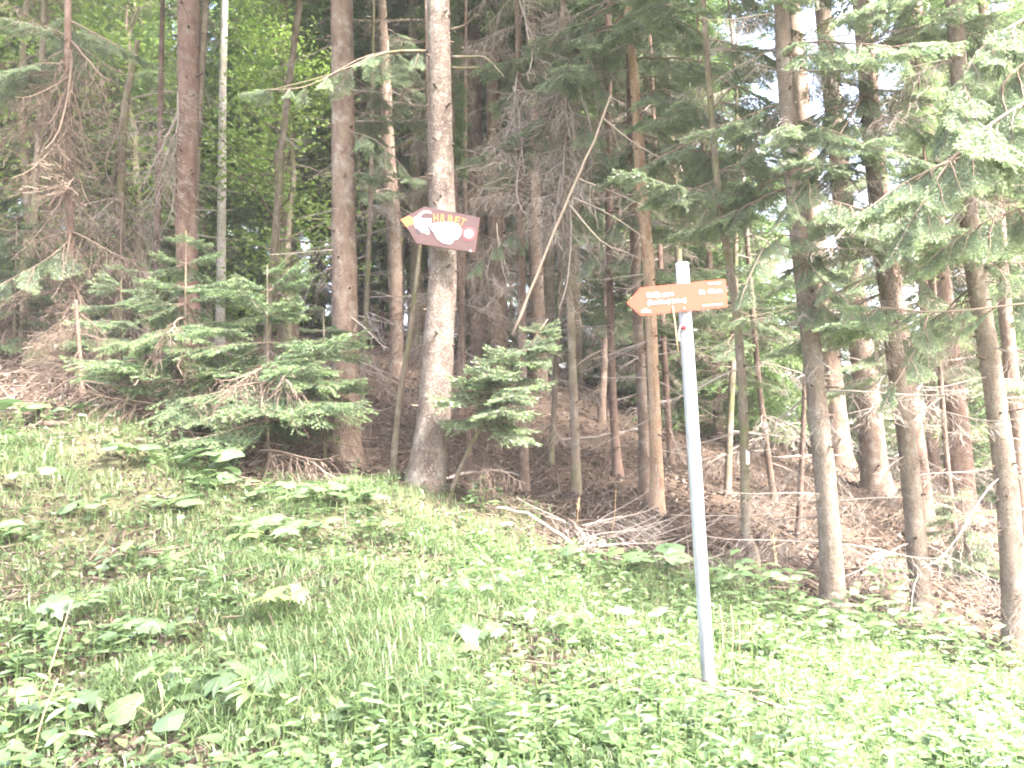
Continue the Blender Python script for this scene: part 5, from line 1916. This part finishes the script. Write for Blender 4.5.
GS = 'dry straw stalks on the bank'
for px, py, Y, dx, dy_, plume, lbl in [(722, 672, 4.9, -2, 66, 0, 'left straw stalk of the three beside the pole foot'),
                                       (730, 675, 4.9, 1, 70, 0, 'middle straw stalk of the three beside the pole foot'),
                                       (737, 678, 4.9, 2, 58, 0, 'right straw stalk of the three beside the pole foot'),
                                       (40, 700, 3.3, 32, 100, 0, 'long orange straw stalk leaning right at the left edge'),
                                       (30, 768, 2.8, 28, 90, 0, 'straw stalk in the lower left corner'),
                                       (778, 590, 6.4, -5, 55, 1, 'plumed dry stalk behind the crooked slender trunk'),
                                       (607, 530, 7.0, 9, 40, 0, 'forked dry stalk rising from the brush heap'),
                                       (577, 520, 7.2, 2, 20, 1, 'short dry stalk behind the brush heap'),
                                       (160, 740, 3.0, -2, 60, 0, 'upright green straw stalk between the wide pale leaves')]:
    a_ = at(px, py, Y)
    a_[2] = float(ground_z(a_[0], a_[1]))
    c_ = at(px + dx, py - dy_, Y)
    t = thing('dry_stalk', a_, lbl, 'stalk', GS)
    P = smooth_path([a_ - [0, 0, 0.05], a_ * 0.55 + c_ * 0.45 + g.normal(0, 0.008, 3), c_], 8) - a_
    b = MB()
    V, F = tube(P, np.linspace(0.0035, 0.002, 8), 5)
    b.add(V, F, 0, g.random())
    b.build('stem', STRAW, t, True)
    if plume:
        b = MB()
        L_ = np.linalg.norm(P[-1] - P[0])
        A_ = P[-1] - (P[-1] - P[-4]) * g.random((40, 1))
        B_ = A_ + g.normal(0, 0.012, (40, 3)) + np.array([0, 0, 0.025])
        V, F = prisms(A_, B_, 0.003, 0.001)
        b.add(V, F, 0, 0.8)
        b.build('plume', STRAW, t)


# weathered stump ends, stone
def chunk(name, label, cat, px, py, Y, size, mat, seed, squash=(1, 1, 1)):
    gg = np.random.default_rng(seed)
    c_ = at(px, py, Y)
    c_[2] = float(ground_z(c_[0], c_[1]))
    n, m_ = 10, 14
    th = np.linspace(0.02, math.pi - 0.02, n)
    ph = np.linspace(0, 2 * math.pi, m_, endpoint=False)
    T, P_ = np.meshgrid(th, ph, indexing='ij')
    d = np.stack([np.sin(T) * np.cos(P_), np.sin(T) * np.sin(P_), np.cos(T)], -1)
    pn = unit(gg.normal(0, 1, (9, 3)))
    dd = np.min(np.maximum(1.0, 0) / np.maximum(np.abs(d @ pn.T), 0.45), axis=-1)[..., None]
    V = d * size * np.clip(dd, 0.6, 1.25) * np.array(squash)
    V += gg.normal(0, size * 0.03, V.shape)
    i = np.arange(n - 1)[:, None] * m_
    k = np.arange(m_)[None]
    F = np.stack([i + k, i + m_ + k, i + m_ + (k + 1) % m_, i + (k + 1) % m_], -1).reshape(-1, 4)
    b = MB()
    b.add(V + np.array([0, 0, size * squash[2] * 0.35]), F, 0, 0.5)
    o = b.build(name, mat, None, True, loc=c_)
    return tag(o, label, cat)


STONE = bark_mat('weathered_stone', (0.08, 0.065, 0.055), (0.14, 0.115, 0.10), (0.17, 0.14, 0.12), 0.7, 0.0, 0.5, 0.8)
chunk('rock', 'brown grey stone half sunk in the grass below the board tree', 'rock', 338, 622, 4.5, 0.06, STONE, 3, (1.3, 1, 0.8))
chunk('rock', 'small pinkish stone in the sunny herbs left of the pole', 'rock', 612, 715, 3.8, 0.035, STONE, 5, (1, 1, 1.1))
chunk('rock', 'flat pinkish stone at the bottom of the herbs below the pole', 'rock', 650, 763, 3.1, 0.04, STONE, 6, (1.2, 1, 0.7))
chunk('rock', 'rusty brown clod on the litter at the left forest edge', 'rock', 52, 446, 6.9, 0.05, BARK_RED, 8, (2.6, 1, 0.6))
chunk('tree_stump', 'dark rotten stump behind the mossy sapling at left', 'stump', 42, 372, 9.2, 0.17, BARK_MOSS, 9, (1, 1, 1.7))
